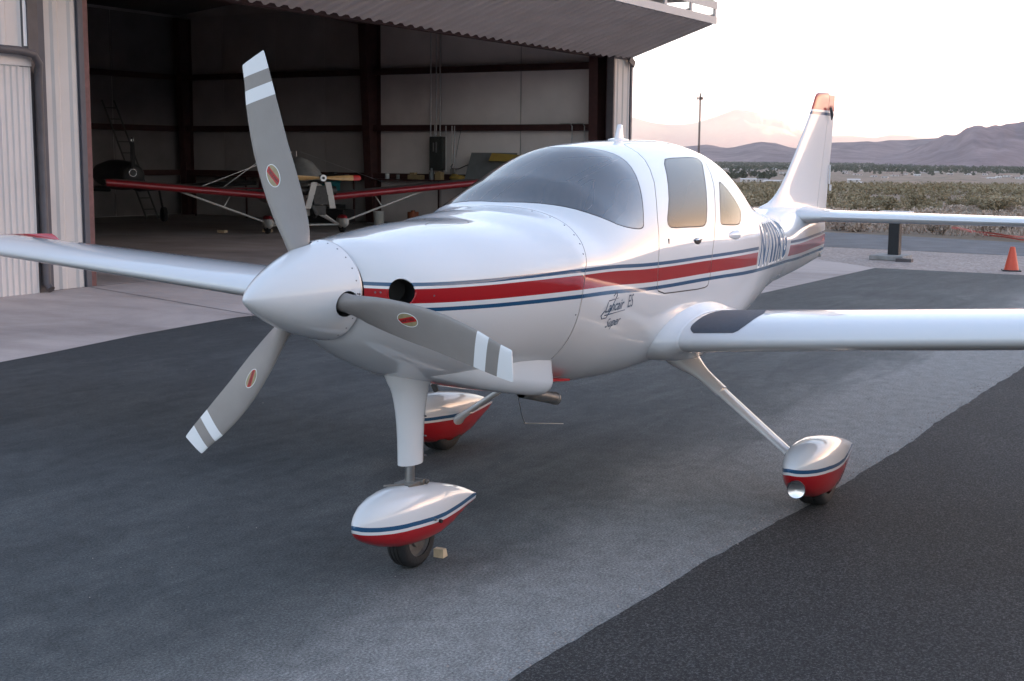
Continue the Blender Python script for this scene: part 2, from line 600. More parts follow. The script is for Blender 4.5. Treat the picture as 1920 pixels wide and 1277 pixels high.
def th_of(x, z, side=-1, aft=True):
    """angle on the skin at height z"""
    x = np.asarray(x, float)
    zt, zb, hw, zw, nu, nl = (cub(FX, k, x) for k in (FZT, FZB, FHW, FZW, FNU, FNL))
    up = z >= zw
    cu_ = np.clip((z - zw) / (zt - zw), 0, 1) ** (nu / 2)
    cl = np.clip((zw - z) / (zw - zb), 0, 1) ** (nl / 2)
    return side * np.where(up, np.arccos(cu_), PI - np.arccos(cl))

def chaikin(P, n=2):
    P = [tuple(p) for p in P]
    for _ in range(n):
        Q = []
        for i in range(len(P)):
            a, b = P[i], P[(i + 1) % len(P)]
            Q.append((a[0] * .75 + b[0] * .25, a[1] * .75 + b[1] * .25))
            Q.append((a[0] * .25 + b[0] * .75, a[1] * .25 + b[1] * .75))
        P = Q
    return P

TS = 0.55     # angle is scaled so that the flat pattern of the skin is nearly to scale
def area(P):
    return sum(P[i][0] * P[(i + 1) % len(P)][1] - P[(i + 1) % len(P)][0] * P[i][1] for i in range(len(P))) / 2

def offset(P, d):
    """inset polygon (d > 0 goes inward) in pattern space"""
    sgn = 1 if area(P) > 0 else -1
    out = []
    n = len(P)
    for i in range(n):
        a, b, c = P[i - 1], P[i], P[(i + 1) % n]
        e1 = Vector((b[0] - a[0], b[1] - a[1])); e2 = Vector((c[0] - b[0], c[1] - b[1]))
        t = (e1.normalized() + e2.normalized())
        t = t.normalized() if t.length > 1e-6 else e2.normalized()
        nn = Vector((-t.y, t.x)) * sgn
        out.append((b[0] + nn.x * d, b[1] + nn.y * d))
    return out

def inside(P, X, Y):
    P = np.array(P); n = len(P)
    r = np.zeros(len(X), bool)
    j = n - 1
    for i in range(n):
        xi, yi = P[i]; xj, yj = P[j]
        with np.errstate(divide='ignore', invalid='ignore'):
            c = ((yi > Y) != (yj > Y)) & (X < (xj - xi) * (Y - yi) / (yj - yi) + xi)
        r ^= c
        j = i
    return r

def pat(L):
    return [(x, t * TS) for x, t in L]
def mir(L):
    return [(x, -t) for x, t in L]

ac = thing("light_aircraft", "white low-wing light aircraft with red and blue side stripe parked on the asphalt", "airplane", (0, 0, 0))

ws_half = [(1.452, 0), (1.460, -.108), (1.492, -.389), (1.522, -.592), (1.562, -.821), (1.64, -1.05), (1.70, -1.13), (1.776, -1.19), (1.84, -1.222),
           (1.885, -1.215), (1.905, -1.16), (1.944, -1.084), (2.022, -.926), (2.096, -.773), (2.168, -.60), (2.19, -.45), (2.15, -.32), (2.08, -.18), (2.045, -.08), (2.04, 0)]
ws = ws_half + [(x, -t) for x, t in ws_half[1:-1]][::-1]
dw = [(2.628, -.577), (2.78, -.552), (2.921, -.548), (3.12, -.535), (3.25, -.545), (3.21, -.62), (3.054, -.769), (2.86, -1.008), (2.752, -1.175), (2.69, -1.275), (2.62, -1.298),
      (2.40, -1.293), (2.20, -1.288), (2.155, -1.26), (2.165, -1.2), (2.238, -1.095), (2.421, -.837)]
rw = [(3.248, -.826), (3.302, -.898), (3.35, -1.0), (3.40, -1.11), (3.385, -1.16), (3.30, -1.265), (3.22, -1.288), (3.05, -1.288), (2.93, -1.283), (2.925, -1.25), (3.023, -1.074), (3.13, -.95)]
dr = [(2.477, -.272), (2.426, -.505), (2.295, -.752), (2.069, -1.121), (2.0, -1.40), (1.973, -1.633), (2.0, -1.695), (2.30, -1.702), (2.62, -1.710), (2.70, -1.69), (2.75, -1.45),
      (2.90, -1.14), (3.14, -.83), (3.33, -.55), (3.42, -.32), (3.36, -.22), (2.95, -.22), (2.55, -.22)]
od = [(.62, -.20), (.80, -.06), (.97, -.05), (.985, -.12), (.93, -.27), (.86, -.31), (.74, -.30)]
inl = []
for k in range(28):
    a = 2 * PI * k / 28
    xx = .181 + .0575 * math.cos(a) * .77
    inl.append((xx, float(th_of(xx, 1.315 + .0575 * math.sin(a), -1, False))))

P = {}
for nm, poly, ch in (("ws", ws, 1), ("dw", dw, 1), ("rw", rw, 1), ("dr", dr, 1), ("od", od, 2), ("inl", inl, 0)):
    P[nm] = chaikin(pat(poly), ch) if ch else pat(poly)
    if nm not in ("ws", "od"):
        P[nm + "R"] = chaikin(pat(mir(poly)), ch) if ch else pat(mir(poly))
for nm in ("dr", "drR"):
    P[nm + "i"] = offset(P[nm], .0045)
for nm in ("ws", "dw", "rw", "dwR", "rwR"):
    P[nm + "g"] = offset(P[nm], .006)
P["odi"] = offset(P["od"], .003)

def cowl_x(th):
    a = abs(th)
    return float(cub([0, .285, .5, .73, 1.0, 1.34, 1.75, 2.23, 2.6, PI], [1.400, 1.400, 1.385, 1.352, 1.29, 1.225, 1.185, 1.20, XCUT, XCUT], a))
thl = np.linspace(-PI, PI, 130)
cl1 = [(cowl_x(t), t * TS) for t in thl]
cl2 = [(cowl_x(t) + .004, t * TS) for t in thl]

pts = []; edges = []
def loop(P_, closed=True):
    o = len(pts)
    pts.extend(P_)
    n = len(P_)
    edges.extend([(o + i, o + (i + 1) % n) for i in range(n if closed else n - 1)])
for k in P:
    loop(P[k])
loop(cl1, False); loop(cl2, False)
gx = np.concatenate([[.08, .09, .1, .115, .13, .15, .17, .19, .215, .24, .27, .30, .33, .365, .40], np.arange(.44, 6.53, .045), [6.55]])
gt = np.linspace(-PI, PI, 97)
cons = np.array(pts)
for xx in gx:
    for t in gt:
        if np.min(np.abs(cons[:, 0] - xx) + np.abs(cons[:, 1] - t * TS)) > .009:
            pts.append((float(xx), float(t * TS)))
cv, ce, cf, *_ = delaunay_2d_cdt([Vector(p) for p in pts], edges, [], 0, 1e-6)
cv = np.array([(v.x, v.y) for v in cv]); cf = np.array([f for f in cf if len(f) == 3])
cen = cv[cf].mean(1)
X, Y = cen[:, 0], cen[:, 1]
c1 = np.array([cowl_x(t / TS) for t in Y])
reg = np.full(len(cf), "", dtype=object)
reg[:] = "fuselage"
reg[X < c1 + .004] = "seam"
reg[X < c1] = "cowl"
for sfx in ("", "R"):
    reg[inside(P["dr" + sfx], X, Y)] = "seam"
    reg[inside(P["dr" + sfx + "i"], X, Y)] = "door" + sfx
    for g in ("dw", "rw"):
        reg[inside(P[g + sfx], X, Y)] = "gasket"
        reg[inside(P[g + sfx + "g"], X, Y)] = g + sfx
    reg[inside(P["inl" + sfx], X, Y)] = "hole"
reg[inside(P["ws"], X, Y)] = "gasket"
reg[inside(P["wsg"], X, Y)] = "ws"
odm = inside(P["od"], X, Y) & (reg == "cowl")
reg[odm] = "seam"
reg[odm & inside(P["odi"], X, Y)] = "oil"

def skin(name, key, mat, aft, parent=ac, off=0.0):
    sel = cf[reg == key]
    ids, inv = np.unique(sel, return_inverse=True)
    inv = inv.reshape(sel.shape)
    x = cv[ids, 0]; th = cv[ids, 1] / TS
    p = fpt(x, th, aft); n = fnorm(x, th, aft)
    p = p + n * off
    # wind the faces outward
    a = p[inv[:, 1]] - p[inv[:, 0]]; b = p[inv[:, 2]] - p[inv[:, 0]]
    fl = np.sum(np.cross(a, b) * n[inv[:, 0]], -1) < 0
    inv[fl] = inv[fl][:, ::-1]
    me = bpy.data.meshes.new(name)
    me.from_pydata(p.tolist(), [], inv.tolist())
    me.materials.append(M[mat])
    me.polygons.foreach_set('use_smooth', [True] * len(me.polygons))
    me.update()
    me.normals_split_custom_set_from_vertices(n.tolist())
    o = bpy.data.objects.new(name, me)
    COL.objects.link(o)
    o.parent = parent
    return o

fus = skin("fuselage", "fuselage", "fus", True)
cowl = skin("cowl", "cowl", "fus", False)
skin("panel_gap", "seam", "seam_dark", False, cowl, -.002)
skin("oil_door", "oil", "fus", False, cowl)
skin("window_seal", "gasket", "seam_dark", True, fus, -.001)
skin("windshield", "ws", "tinted_glass", True)
for sfx in ("", "R"):
    d = skin("door", "door" + sfx, "fus", True)
    skin("window", "dw" + sfx, "mirror_tint_glass", True, d)
    skin("side_window", "rw" + sfx, "mirror_tint_glass", True)

# air inlets: bright lip and a dark duct
for s in (-1, 1):
    c0 = fpt(.181, s * abs(float(th_of(.181, 1.315, -1, False))), False)
    n0 = fnorm(np.array([.181]), np.array([s * 1.57]), False)[0]
    rim = [(x, s * abs(t)) for x, t in inl]
    r0 = fpt(np.array([q[0] for q in rim]), np.array([q[1] for q in rim]), False)
    m = MB()
    r1 = r0 - n0 * .02
    r2 = r0 * .9 + c0 * .1 - n0 * .14
    m.rings([[tuple(p) for p in r] for r in (r0, r1, r2)], cap=False)
    m.add([tuple(p) for p in r2], [tuple(range(len(r2)))])
    o = m.build("air_inlet", "black_hole", cowl, 180)
    m = MB(); m.tube([tuple(p) for p in r0] + [tuple(r0[0])], .0035, 6)
    m.build("inlet_lip", "fus", cowl, 180)

# screws along the cowl joint and the stripe
def skin_disc(mb, x, th_, r, aft=False, h=.0015, n=10):
    p = Vector(fpt(x, th_, aft)); nn = Vector(fnorm(np.array([x]), np.array([th_]), aft)[0])
    mb.cyl(p - nn * .001, p + nn * h, r, r * .8, n)
m = MB()
for t in (-.35, -.55, -.75, -.95, -1.12, -1.3, -1.6, -1.9, .35, .55, .75, .95):
    skin_disc(m, cowl_x(t) - .018, t, .0042)
for xx, zz in ((.105, 1.318), (.118, 1.318), (.30, 1.297)):
    skin_disc(m, xx, float(th_of(xx, zz, -1, False)), .0045)
tag(m.build("cowl_screws", "screw", cowl, 40), kind='stuff')

# door hardware on the left side
def on_skin(x, z, aft=True):
    t = float(th_of(x, z, -1, aft))
    return Vector(fpt(x, t, aft)), Vector(fnorm(np.array([x]), np.array([t]), aft)[0])
doorL = [o for o in ac.children if o.name.startswith("door")][0]
p, n = on_skin(2.517, 1.412)
m = MB(); m.ball(tuple(p), (.052, .006, .018), 16, 8)
o = m.build("handle_recess", "black_hole", doorL, 180)
m = MB(); m.tube([p + n * .006 + Vector((-.04, 0, .008)), p + n * .012 + Vector((0, 0, .012)), p + n * .008 + Vector((.045, 0, .006))], [.005, .008, .004], 8)
m.build("door_handle", "chrome", doorL, 180)
p, n = on_skin(2.127, 1.432)
m = MB(); m.box(tuple(p), (.006, .006, .026)); m.build("lock", "screw", doorL)
p, n = on_skin(3.10, 1.417)
m = MB()
m.rings([[(p.x + dx, p.y - .002 - w * math.sin(a) * 1.0, p.z + h * math.cos(a)) for a in np.linspace(0, PI, 8)] for dx, w, h in
         ((-.09, .001, .002), (-.06, .008, .012), (-.02, .014, .02), (.03, .022, .026), (.06, .024, .028), (.068, .004, .01))], cap=True, closed=False)
m.build("air_scoop", "paint", fus, 60)

# registration and makers' lettering on the left side, flat print that follows the skin
def print_on_skin(name, vs, fs, x0, z0, mat, parent, sx=1.0, sz=1.0, shear=0.0, off=.0012, maxlen=.03, rot=0.0, aft=True):
    vs = [(v[0] * sx, v[1] * sz) for v in vs]
    vs, tr = refine(vs, fs, maxlen)
    V = np.array(vs)
    cr, sr = math.cos(rot), math.sin(rot)
    x = x0 + V[:, 0] * cr - V[:, 1] * sr + V[:, 1] * shear
    z = z0 + V[:, 0] * sr + V[:, 1] * cr
    t = th_of(x, z, -1, aft)
    n = fnorm(x, t, aft)
    p = fpt(x, t, aft) + n * off
    tr = np.array(tr)
    a = p[tr[:, 1]] - p[tr[:, 0]]; b = p[tr[:, 2]] - p[tr[:, 0]]
    fl = np.sum(np.cross(a, b) * n[tr[:, 0]], -1) < 0
    tr[fl] = tr[fl][:, ::-1]
    me = bpy.data.meshes.new(name)
    me.from_pydata(p.tolist(), [], tr.tolist())
    me.materials.append(M[mat])
    me.polygons.foreach_set('use_smooth', [True] * len(me.polygons))
    me.normals_split_custom_set_from_vertices(n.tolist())
    me.update()
    o = bpy.data.objects.new(name, me); COL.objects.link(o); o.parent = parent
    return o

xcur = 3.655
for ch, w in (("N", .205), ("7", .165), ("1", .13), ("1", .13), ("R", .215), ("G", .215)):
    for matn, bold, off in (("letter_white", .075, .0010), ("letter_blue", .035, .0018)):
        vs, fs = text_mesh(ch, 1.0, 0.0, bold)
        V = np.array(vs)
        vs0, _ = text_mesh(ch, 1.0, 0.0, .035)
        V0 = np.array(vs0)
        x0, x1 = V0[:, 0].min(), V0[:, 0].max(); y0, y1 = V0[:, 1].min(), V0[:, 1].max()
        ww = w - .035 if ch != "1" else w - .05
        nv = [((a - x0) / (x1 - x0) * ww, (b - y0) / (y1 - y0) * .245) for a, b in vs]
        zb = 1.197 - (xcur - 3.65) * .018
        o = print_on_skin("registration_letter" if matn == "letter_blue" else "letter_outline", nv, fs, xcur, zb, matn, fus, shear=.62, off=off)
    xcur += w

vs, fs = text_mesh("Lancair", .10, .35, .001)
print_on_skin("maker_lettering", vs, fs, 1.43, 1.130, "logo_ink", fus, .62, .72, 0, rot=.03, maxlen=.02)
for pts_ in ([(1.500, 1.205), (1.525, 1.222), (1.535, 1.205), (1.485, 1.135), (1.46, 1.103), (1.42, 1.102), (1.405, 1.118), (1.43, 1.14), (1.46, 1.135)],
             [(1.44, 1.117), (1.635, 1.126)], [(1.455, 1.185), (1.55, 1.192)]):
    m = MB(); m.tube([tuple(on_skin(a, b)[0] + on_skin(a, b)[1] * .0005) for a, b in pts_], .0025, 5)
    m.build("lettering_flourish", "logo_ink", fus, 180)
vs, fs = text_mesh("ES", .10, .12)
print_on_skin("type_lettering", vs, fs, 1.655, 1.135, "logo_ink", fus, .62, .9, 0, rot=.03, maxlen=.02)
vs, fs = text_mesh("Super", .075, .4)
print_on_skin("type_lettering", vs, fs, 1.475, 1.052, "logo_ink", fus, .75, .85, 0, rot=.05, maxlen=.02)

# cabin seen through the glass
m = MB()
m.bx(1.6, 3.9, -.36, .36, .84, .87)
m.build("cabin_floor", "cabin_dark", fus)
m = MB()
prof = [(1.42, 1.50), (1.55, 1.545), (1.80, 1.555), (1.88, 1.53), (1.90, 1.30)]
m.rings([[(x, y, z - .12 * abs(y / .5) ** 2.5) for y in np.linspace(-.5, .5, 13)] for x, z in prof], cap=False, closed=False)
m.build("instrument_panel", "cabin_dark", fus, 50)
def seat(x, y):
    s = MB()
    s.rings([[(x + dx + (.10 if z > 1.2 else 0) * 0 + (z - .98) * .22, y + w * math.cos(a), z + .0 * dx) if False else
              (x + (z - .98) * .24 + .055 * math.sin(a) * (1 if math.sin(a) > 0 else .7), y + w * math.copysign(abs(math.cos(a)) ** .6, math.cos(a)), z)
              for a in np.linspace(0, 2 * PI, 20, endpoint=False)] for dx, z, w in ((0, .98, .20), (0, 1.10, .225), (0, 1.3, .23), (0, 1.44, .22), (0, 1.52, .17), (0, 1.56, .13),
                                                                           (0, 1.60, .125), (0, 1.68, .12), (0, 1.715, .085))], cap=True)
    s.box((x - .22, y, .98), (.46, .42, .13))
    return s.build("seat", "seat_leather", fus, 50)
for x, y in ((2.42, -.27), (2.42, .27), (3.30, -.24), (3.30, .24)):
    seat(x, y)

# antenna fin on the roof
m = MB()
zt_ = float(cub(FX, FZT, 2.74))
m.rings([[(2.74 + (a * l), b * w, zt_ - .012 + h) for a, b in [(math.cos(t), math.sin(t)) for t in np.linspace(0, 2 * PI, 16, endpoint=False)]] for l, w, h in
         ((.115, .042, 0), (.112, .038, .016), (.07, .025, .022))], cap=True)
m.rings([[(2.745 + sh + a * l, b * w, zt_ + h) for a, b in [(math.cos(t), math.sin(t)) for t in np.linspace(0, 2 * PI, 12, endpoint=False)]] for l, w, h, sh in
         ((.056, .016, .0, 0), (.040, .012, .05, .006), (.028, .009, .085, .012), (.020, .005, .088, .012))], cap=True)
m.build("roof_antenna", "paint", ac, 50)

# ---- spinner and propeller
HUB = Vector((0, 0, 1.315))
spn_prof = [(-.388, .0005), (-.385, .008), (-.375, .020), (-.355, .036), (-.32, .060), (-.27, .088), (-.21, .117), (-.15, .142), (-.08, .166), (-.02, .183), (.03, .195), (.066, .203)]
PHI = [.3142 + k * 2 * PI / 3 for k in range(3)]
def spr(x):
    return float(cub([a for a, b in spn_prof], [b for a, b in spn_prof], x))
sp_pts = []; sp_e = []
SR = .18
def sp_loop(P_, closed=True):
    o = len(sp_pts); sp_pts.extend(P_); n = len(P_)
    sp_e.extend([(o + i, o + (i + 1) % n) for i in range(n if closed else n - 1)])
holes = []
for k in range(3):
    a0 = PHI[k]
    a0 = (a0 + PI) % (2 * PI) - PI
    h = [(.0 + .053 * math.cos(t), (a0 * SR) + .051 * math.sin(t)) for t in np.linspace(0, 2 * PI, 28, endpoint=False)]
    holes.append(h); sp_loop(h)
sxs = np.concatenate([[-.388, -.385, -.38, -.37, -.355, -.335], np.arange(-.31, .066, .022), [.066]])
for xx in sxs:
    for t in np.linspace(-PI, PI, 73):
        q = (float(xx), float(t * SR))
        if min(abs(q[0] - b[0]) + abs(q[1] - b[1]) for h in holes for b in h) > .006:
            sp_pts.append(q)
v2, _, f2, *_ = delaunay_2d_cdt([Vector(p) for p in sp_pts], sp_e, [], 0, 1e-7)
v2 = np.array([(v.x, v.y) for v in v2]); f2 = np.array(f2)
cc = v2[f2].mean(1)
keep = np.ones(len(f2), bool)
for h in holes:
    keep &= ~inside(h, cc[:, 0], cc[:, 1])
f2 = f2[keep]
rr = np.array([spr(x) for x in v2[:, 0]]); aa = v2[:, 1] / SR
sv = np.stack([v2[:, 0], rr * np.sin(aa), HUB.z + rr * np.cos(aa)], -1)
dr_ = np.array([(spr(min(x + .004, .066)) - spr(max(x - .004, -.388))) / (min(x + .004, .066) - max(x - .004, -.388)) for x in v2[:, 0]])
sn = np.stack([-dr_, np.sin(aa), np.cos(aa)], -1); sn /= np.linalg.norm(sn, axis=-1, keepdims=True)
a = sv[f2[:, 1]] - sv[f2[:, 0]]; b = sv[f2[:, 2]] - sv[f2[:, 0]]
fl = np.sum(np.cross(a, b) * sn[f2[:, 0]], -1) < 0
f2[fl] = f2[fl][:, ::-1]
me = bpy.data.meshes.new("spinner"); me.from_pydata(sv.tolist(), [], f2.tolist()); me.materials.append(M['paint'])
me.polygons.foreach_set('use_smooth', [True] * len(me.polygons)); me.update(); me.normals_split_custom_set_from_vertices(sn.tolist())
spinner = bpy.data.objects.new("spinner", me); COL.objects.link(spinner); spinner.parent = ac
m = MB(); m.lathe([(.066, .203), (.069, .2035), (.0735, .2035), (.0735, .19)], HUB, (1, 0, 0), 64)
m.build("spinner_backplate", "steel", spinner, 30)
m = MB(); m.lathe([(-.11, .0), (-.10, .09), (.05, .125), (.06, .0)], HUB, (1, 0, 0), 24)
m.build("hub", "black_hole", spinner, 40)
m = MB()
for t in np.linspace(-PI, PI, 24, endpoint=False):
    if min(abs((t - q + PI) % (2 * PI) - PI) for q in PHI) < .17:
        continue
    r = spr(.047)
    p = HUB + Vector((.047, r * math.sin(t), r * math.cos(t))); nn = Vector((-.2, math.sin(t), math.cos(t))).normalized()
    m.cyl(p - nn * .001, p + nn * .0012, .0038, .003, 8)
for q in PHI:
    for dx in (.034, .056):
        for dt in (-.32, .32):
            t = q + dt * .62; r = spr(dx)
            p = HUB + Vector((dx, r * math.sin(t), r * math.cos(t))); nn = Vector((-.2, math.sin(t), math.cos(t))).normalized()
            m.cyl(p - nn * .001, p + nn * .0025, .0055, .004, 8)
tag(m.build("spinner_screws", "screw", spinner, 40), kind='stuff')

def blade_section(r):
    """chord, twist, thickness ratio, forward bow at radius r (metres)"""
    u = r / .965
    ch = float(cub([.09, .16, .22, .30, .42, .55, .70, .82, .92, .97, .992, 1.0], [.078, .082, .104, .132, .154, .162, .158, .146, .128, .122, .119, .113], u))
    tw = R(float(cub([.09, .2, .35, .5, .65, .8, 1.0], [34, 30, 21, 14.5, 10.5, 8, 5], u)))
    tk = float(cub([.09, .16, .24, .35, .55, .8, 1.0], [1.0, .92, .42, .20, .11, .075, .06], u))
    bow = float(cub([0, .2, .4, .6, .8, .93, 1.0], [0, .006, .020, .026, .014, -.003, -.008], u))
    return ch, tw, tk, bow
def blade_pt(r, c, up):
    """c 0 leading edge .. 1 trailing edge; up +1 front face, -1 rear face"""
    ch, tw, tk, bow = blade_section(r)
    u = r / .965
    rd = max(0, min(1, (u - .13) / .14)); rd = rd * rd * (3 - 2 * rd)
    xs = c - .42
    t_air = tk * 5 * .5 * (.2969 * math.sqrt(max(c, 0)) - .126 * c - .3516 * c * c + .2843 * c ** 3 - .1036 * c ** 4) * 2
    t_cir = tk * math.sqrt(max(0, c * (1 - c)))
    th_ = (t_air * (1.35 if up > 0 else .55)) * rd + t_cir * (1 - rd)
    xs = xs * rd + (c - .5) * (1 - rd)
    d = Vector((-math.sin(tw), math.cos(tw), 0))      # towards the leading edge
    nrm = Vector((-math.cos(tw), -math.sin(tw), 0))    # front face
    tip = max(0, (r - .90) / .06)
    p = d * (-xs * ch) + nrm * (up * th_ * ch) + Vector((0, bow, r + .024 * (c - .5) * min(1, tip)))
    return p
m = MB()
rsn = [.09, .12, .15, .18, .21, .24, .28, .33, .39, .46, .53, .60, .67, .74, .80, .85, .89, .92, .94, .952, .959, .9635]
cs = [.5 - .5 * math.cos(PI * k / 12) for k in range(13)]
rings = []
for r in rsn:
    ring = [blade_pt(r, c, 1) for c in cs] + [blade_pt(r, c, -1) for c in cs[-2:0:-1]]
    rings.append(ring)
m.rings(rings, True)
blade0 = m.build("propeller_blade", "blade", ac, 60)
# the oval maker's badge on the front face: white rim, gold field, red diagonal band, lettering
def badge(pt, name, mat, off):
    vs, fs = pt
    vs, tr = refine(vs, fs, .012)
    V = []
    for x, y in vs:
        r = .487 + y
        ch, tw, tk, bow = blade_section(r)
        c = .40 - x / ch
        e = .01
        p = blade_pt(r, c, 1)
        du = blade_pt(r, c + e, 1) - blade_pt(r, c - e, 1); dv = blade_pt(r + .004, c, 1) - blade_pt(r - .004, c, 1)
        nn = du.cross(dv).normalized()
        if nn.x > 0: nn.negate()
        V.append(p + nn * off)
    mm = MB(); mm.add(V, tr)
    return mm.build(name, mat, blade0, 180)
def oval(a, b, n=36):
    vs = [(0, 0)] + [(a * math.cos(t), b * math.sin(t)) for t in np.linspace(0, 2 * PI, n, endpoint=False)]
    return vs, [(0, 1 + i, 1 + (i + 1) % n) for i in range(n)]
badge(oval(.0285, .048), "badge_rim", "decal_white", .0009)
badge(oval(.0255, .045), "badge_field", "decal_gold", .0014)
bd = R(68)
bv, bf = oval(.0255, .045)
hw_ = .0105
strip = []
cb, sb = math.cos(bd), math.sin(bd)
L_ = []
for s_ in np.linspace(-.05, .05, 41):
    for w in (-hw_, hw_):
        L_.append((cb * s_ - sb * w, sb * s_ + cb * w))
def clampo(p):
    k = math.hypot(p[0] / .0252, p[1] / .0447)
    return p if k <= 1 else (p[0] / k, p[1] / k)
L_ = [clampo(p) for p in L_]
badge((L_, [(2 * i, 2 * i + 1, 2 * i + 3, 2 * i + 2) for i in range(40)]), "badge_band", "decal_red", .0019)
vs, fs = text_mesh("HARTZELL", .0135, .15, .0004)
V = np.array(vs); V -= [(V[:, 0].max() + V[:, 0].min()) / 2, (V[:, 1].max() + V[:, 1].min()) / 2]
k_ = .066 / (V[:, 0].max() - V[:, 0].min())
V *= [k_, 1.0]
bd2 = R(112)      # seen from the front the badge's +x runs to the viewer's left, so the print is flipped
badge(([(-(math.cos(bd2) * x - math.sin(bd2) * y), math.sin(bd2) * x + math.cos(bd2) * y) for x, y in V], fs), "badge_lettering", "decal_black", .0024)
for k in range(3):
    b_ = blade0 if k == 0 else copy_tree(blade0, ac)
    b_.location = HUB
    b_.rotation_euler = (-PHI[k], 0, 0)

# ---- wings
def airfoil(n=22, t=.145, camber=.02):
    """closed loop from trailing edge over the top to the leading edge and back below; unit chord"""
    up, lo = [], []
    for k in range(n + 1):
        c = .5 - .5 * math.cos(PI * k / n)
        yt = 5 * t * (.2969 * math.sqrt(c) - .126 * c - .3516 * c * c + .2843 * c ** 3 - .1036 * c ** 4)
        pc = .4
        yc = camber / pc ** 2 * (2 * pc * c - c * c) if c < pc else camber / (1 - pc) ** 2 * ((1 - 2 * pc) + 2 * pc * c - c * c)
        up.append((c, yc + yt)); lo.append((c, yc - yt))
    return up[::-1] + lo[1:-1]
AF = airfoil()
def wing_le(s, ay):
    z = (.849 + .081 * ay) if s < 0 else (.868 + .048 * ay)
    return 2.105 + .055 * ay, z
def wing_ring(s, ay, grow=0.0, tk=1.0, dz=0.0, dx=0.0, cs=1.0):
    x0, z0 = wing_le(s, ay)
    ch = (1.47 - .097 * ay) * cs
    inc = R(1.5)
    R_ = []
    for c, h in AF:
        x = c * ch; z = h * ch * tk
        if grow:
            d = Vector((c - .35, h * 3.0)); d.normalize()
            x += d.x * grow * (1 if c < .5 else .6); z += d.y * grow
        R_.append((x0 + dx + x, s * ay, z0 + dz + z - x * math.tan(inc) + .01))
    return R_
def wing(s):
    m = MB()
    ys = [.40, .55, .68, .80, 1.0, 1.3, 1.7, 2.2, 2.8, 3.4, 4.0, 4.6, 5.0, 5.2, 5.30]
    rings = [wing_ring(s, y) for y in ys]
    for y, tk, dz, cs_, dx in ((5.35, .9, .008, .96, .03), (5.39, .62, .03, .90, .07), (5.415, .32, .055, .82, .13), (5.425, .08, .07, .72, .2)):
        rings.append(wing_ring(s, y, 0, tk, dz, dx, cs_))
    m.rings(rings, True)
    w = m.build("wing", "wing_paint", ac, 70)
    # root fairing
    m = MB()
    rr_ = []
    for y, g in ((.662, .0012), (.661, .004), (.65, .008), (.635, .016), (.62, .026), (.605, .037), (.59, .047), (.57, .056), (.54, .061), (.47, .062)):
        rr_.append(wing_ring(s, y, g))
    m.rings(rr_, False)
    m.build("root_fairing", "paint", w, 180)
    # fuel filler cap on the top skin
    r0 = wing_ring(s, 2.35)
    p = Vector(r0[11])
    m = MB(); m.cyl(p + Vector((0, 0, -.004)), p + Vector((0, 0, .004)), .045, .042, 20)
    m.build("fuel_cap", "walk_grey", w, 40)
    return w
for s in (-1, 1):
    w = wing(s)
    if s < 0:
        # dark anti-slip pad over the nose of the root section, left wing
        m = MB()
        def wp(ay, k, off=.0015):
            i0 = int(math.floor(k)); fr = k - i0
            ra = wing_ring(s, ay)
            a, b = Vector(ra[i0]), Vector(ra[i0 + 1])
            t = (Vector(ra[i0 + 1]) - Vector(ra[max(i0 - 1, 0)])).normalized()
            nn = Vector((0, 1, 0)).cross(t).normalized()
            if nn.z < 0: nn.negate()
            return a.lerp(b, fr) + nn * off
        rows = []
        for k in np.linspace(20.0, 3.0, 36):
            f = (20.0 - k) / 17.0
            xk = wp(.85, k)[0]
            if xk > 3.25: continue
            ya = .690 + .04 * max(0, 1 - f * 9) ** 2
            yb = float(cub([2.0, 2.15, 2.17, 2.2, 2.3, 2.45, 2.6, 2.75, 2.95, 3.3], [.88, .90, .93, .965, .99, .995, .96, .91, .84, .72], xk))
            rows.append([tuple(wp(ya + (yb - ya) * q, k)) for q in np.linspace(0, 1, 9)])
        m.rings(rows, False, False)
        m.build("walkway_pad", "walk_grey", w, 180)

# ---- tail
def tail_profile(n=12, t=.10):
    a = airfoil(n, t, 0.0)
    return a
TPF = tail_profile()
FLE = [(1.40, 4.95), (1.47, 4.98), (1.503, 5.06), (1.525, 5.22), (1.56, 5.34), (1.638, 5.492), (1.717, 5.600), (1.923, 5.837), (2.072, 5.997), (2.236, 6.159), (2.32, 6.228), (2.350, 6.252), (2.370, 6.285), (2.380, 6.33), (2.386, 6.42)]
def fle(z): return float(cub([a for a, b in FLE], [b for a, b in FLE], z))
def hinge(z): return 6.315 + (z - 1.30) * .28 if z > 1.2 else 6.315 + (z - 1.30) * .28
def fte(z): return float(cub([1.06, 1.138, 1.314, 1.436, 1.694, 1.991, 2.236, 2.366], [6.50, 6.585, 6.605, 6.637, 6.665, 6.718, 6.745, 6.755], z))
def fin_thick(z):
    return float(cub([1.40, 1.47, 1.52, 1.6, 1.75, 2.0, 2.37], [.16, .12, .085, .066, .058, .05, .036], z))
def fin_halfy(z, x):
    le, te = fle(max(z, 1.40)), fte(z)
    c = (x - le) / (te - le)
    c = min(max(c, 0), 1)
    return fin_thick(z) * 2.0 * 2.5 * .4 * (.2969 * math.sqrt(c) - .126 * c - .3516 * c * c + .2843 * c ** 3 - .1036 * c ** 4) * 2
zs = [1.40, 1.45, 1.49, 1.51, 1.53, 1.56, 1.60, 1.65, 1.72, 1.82, 1.92, 2.02, 2.12, 2.20, 2.245, 2.30, 2.34, 2.365, 2.378, 2.386]
m = MB()
rg = []
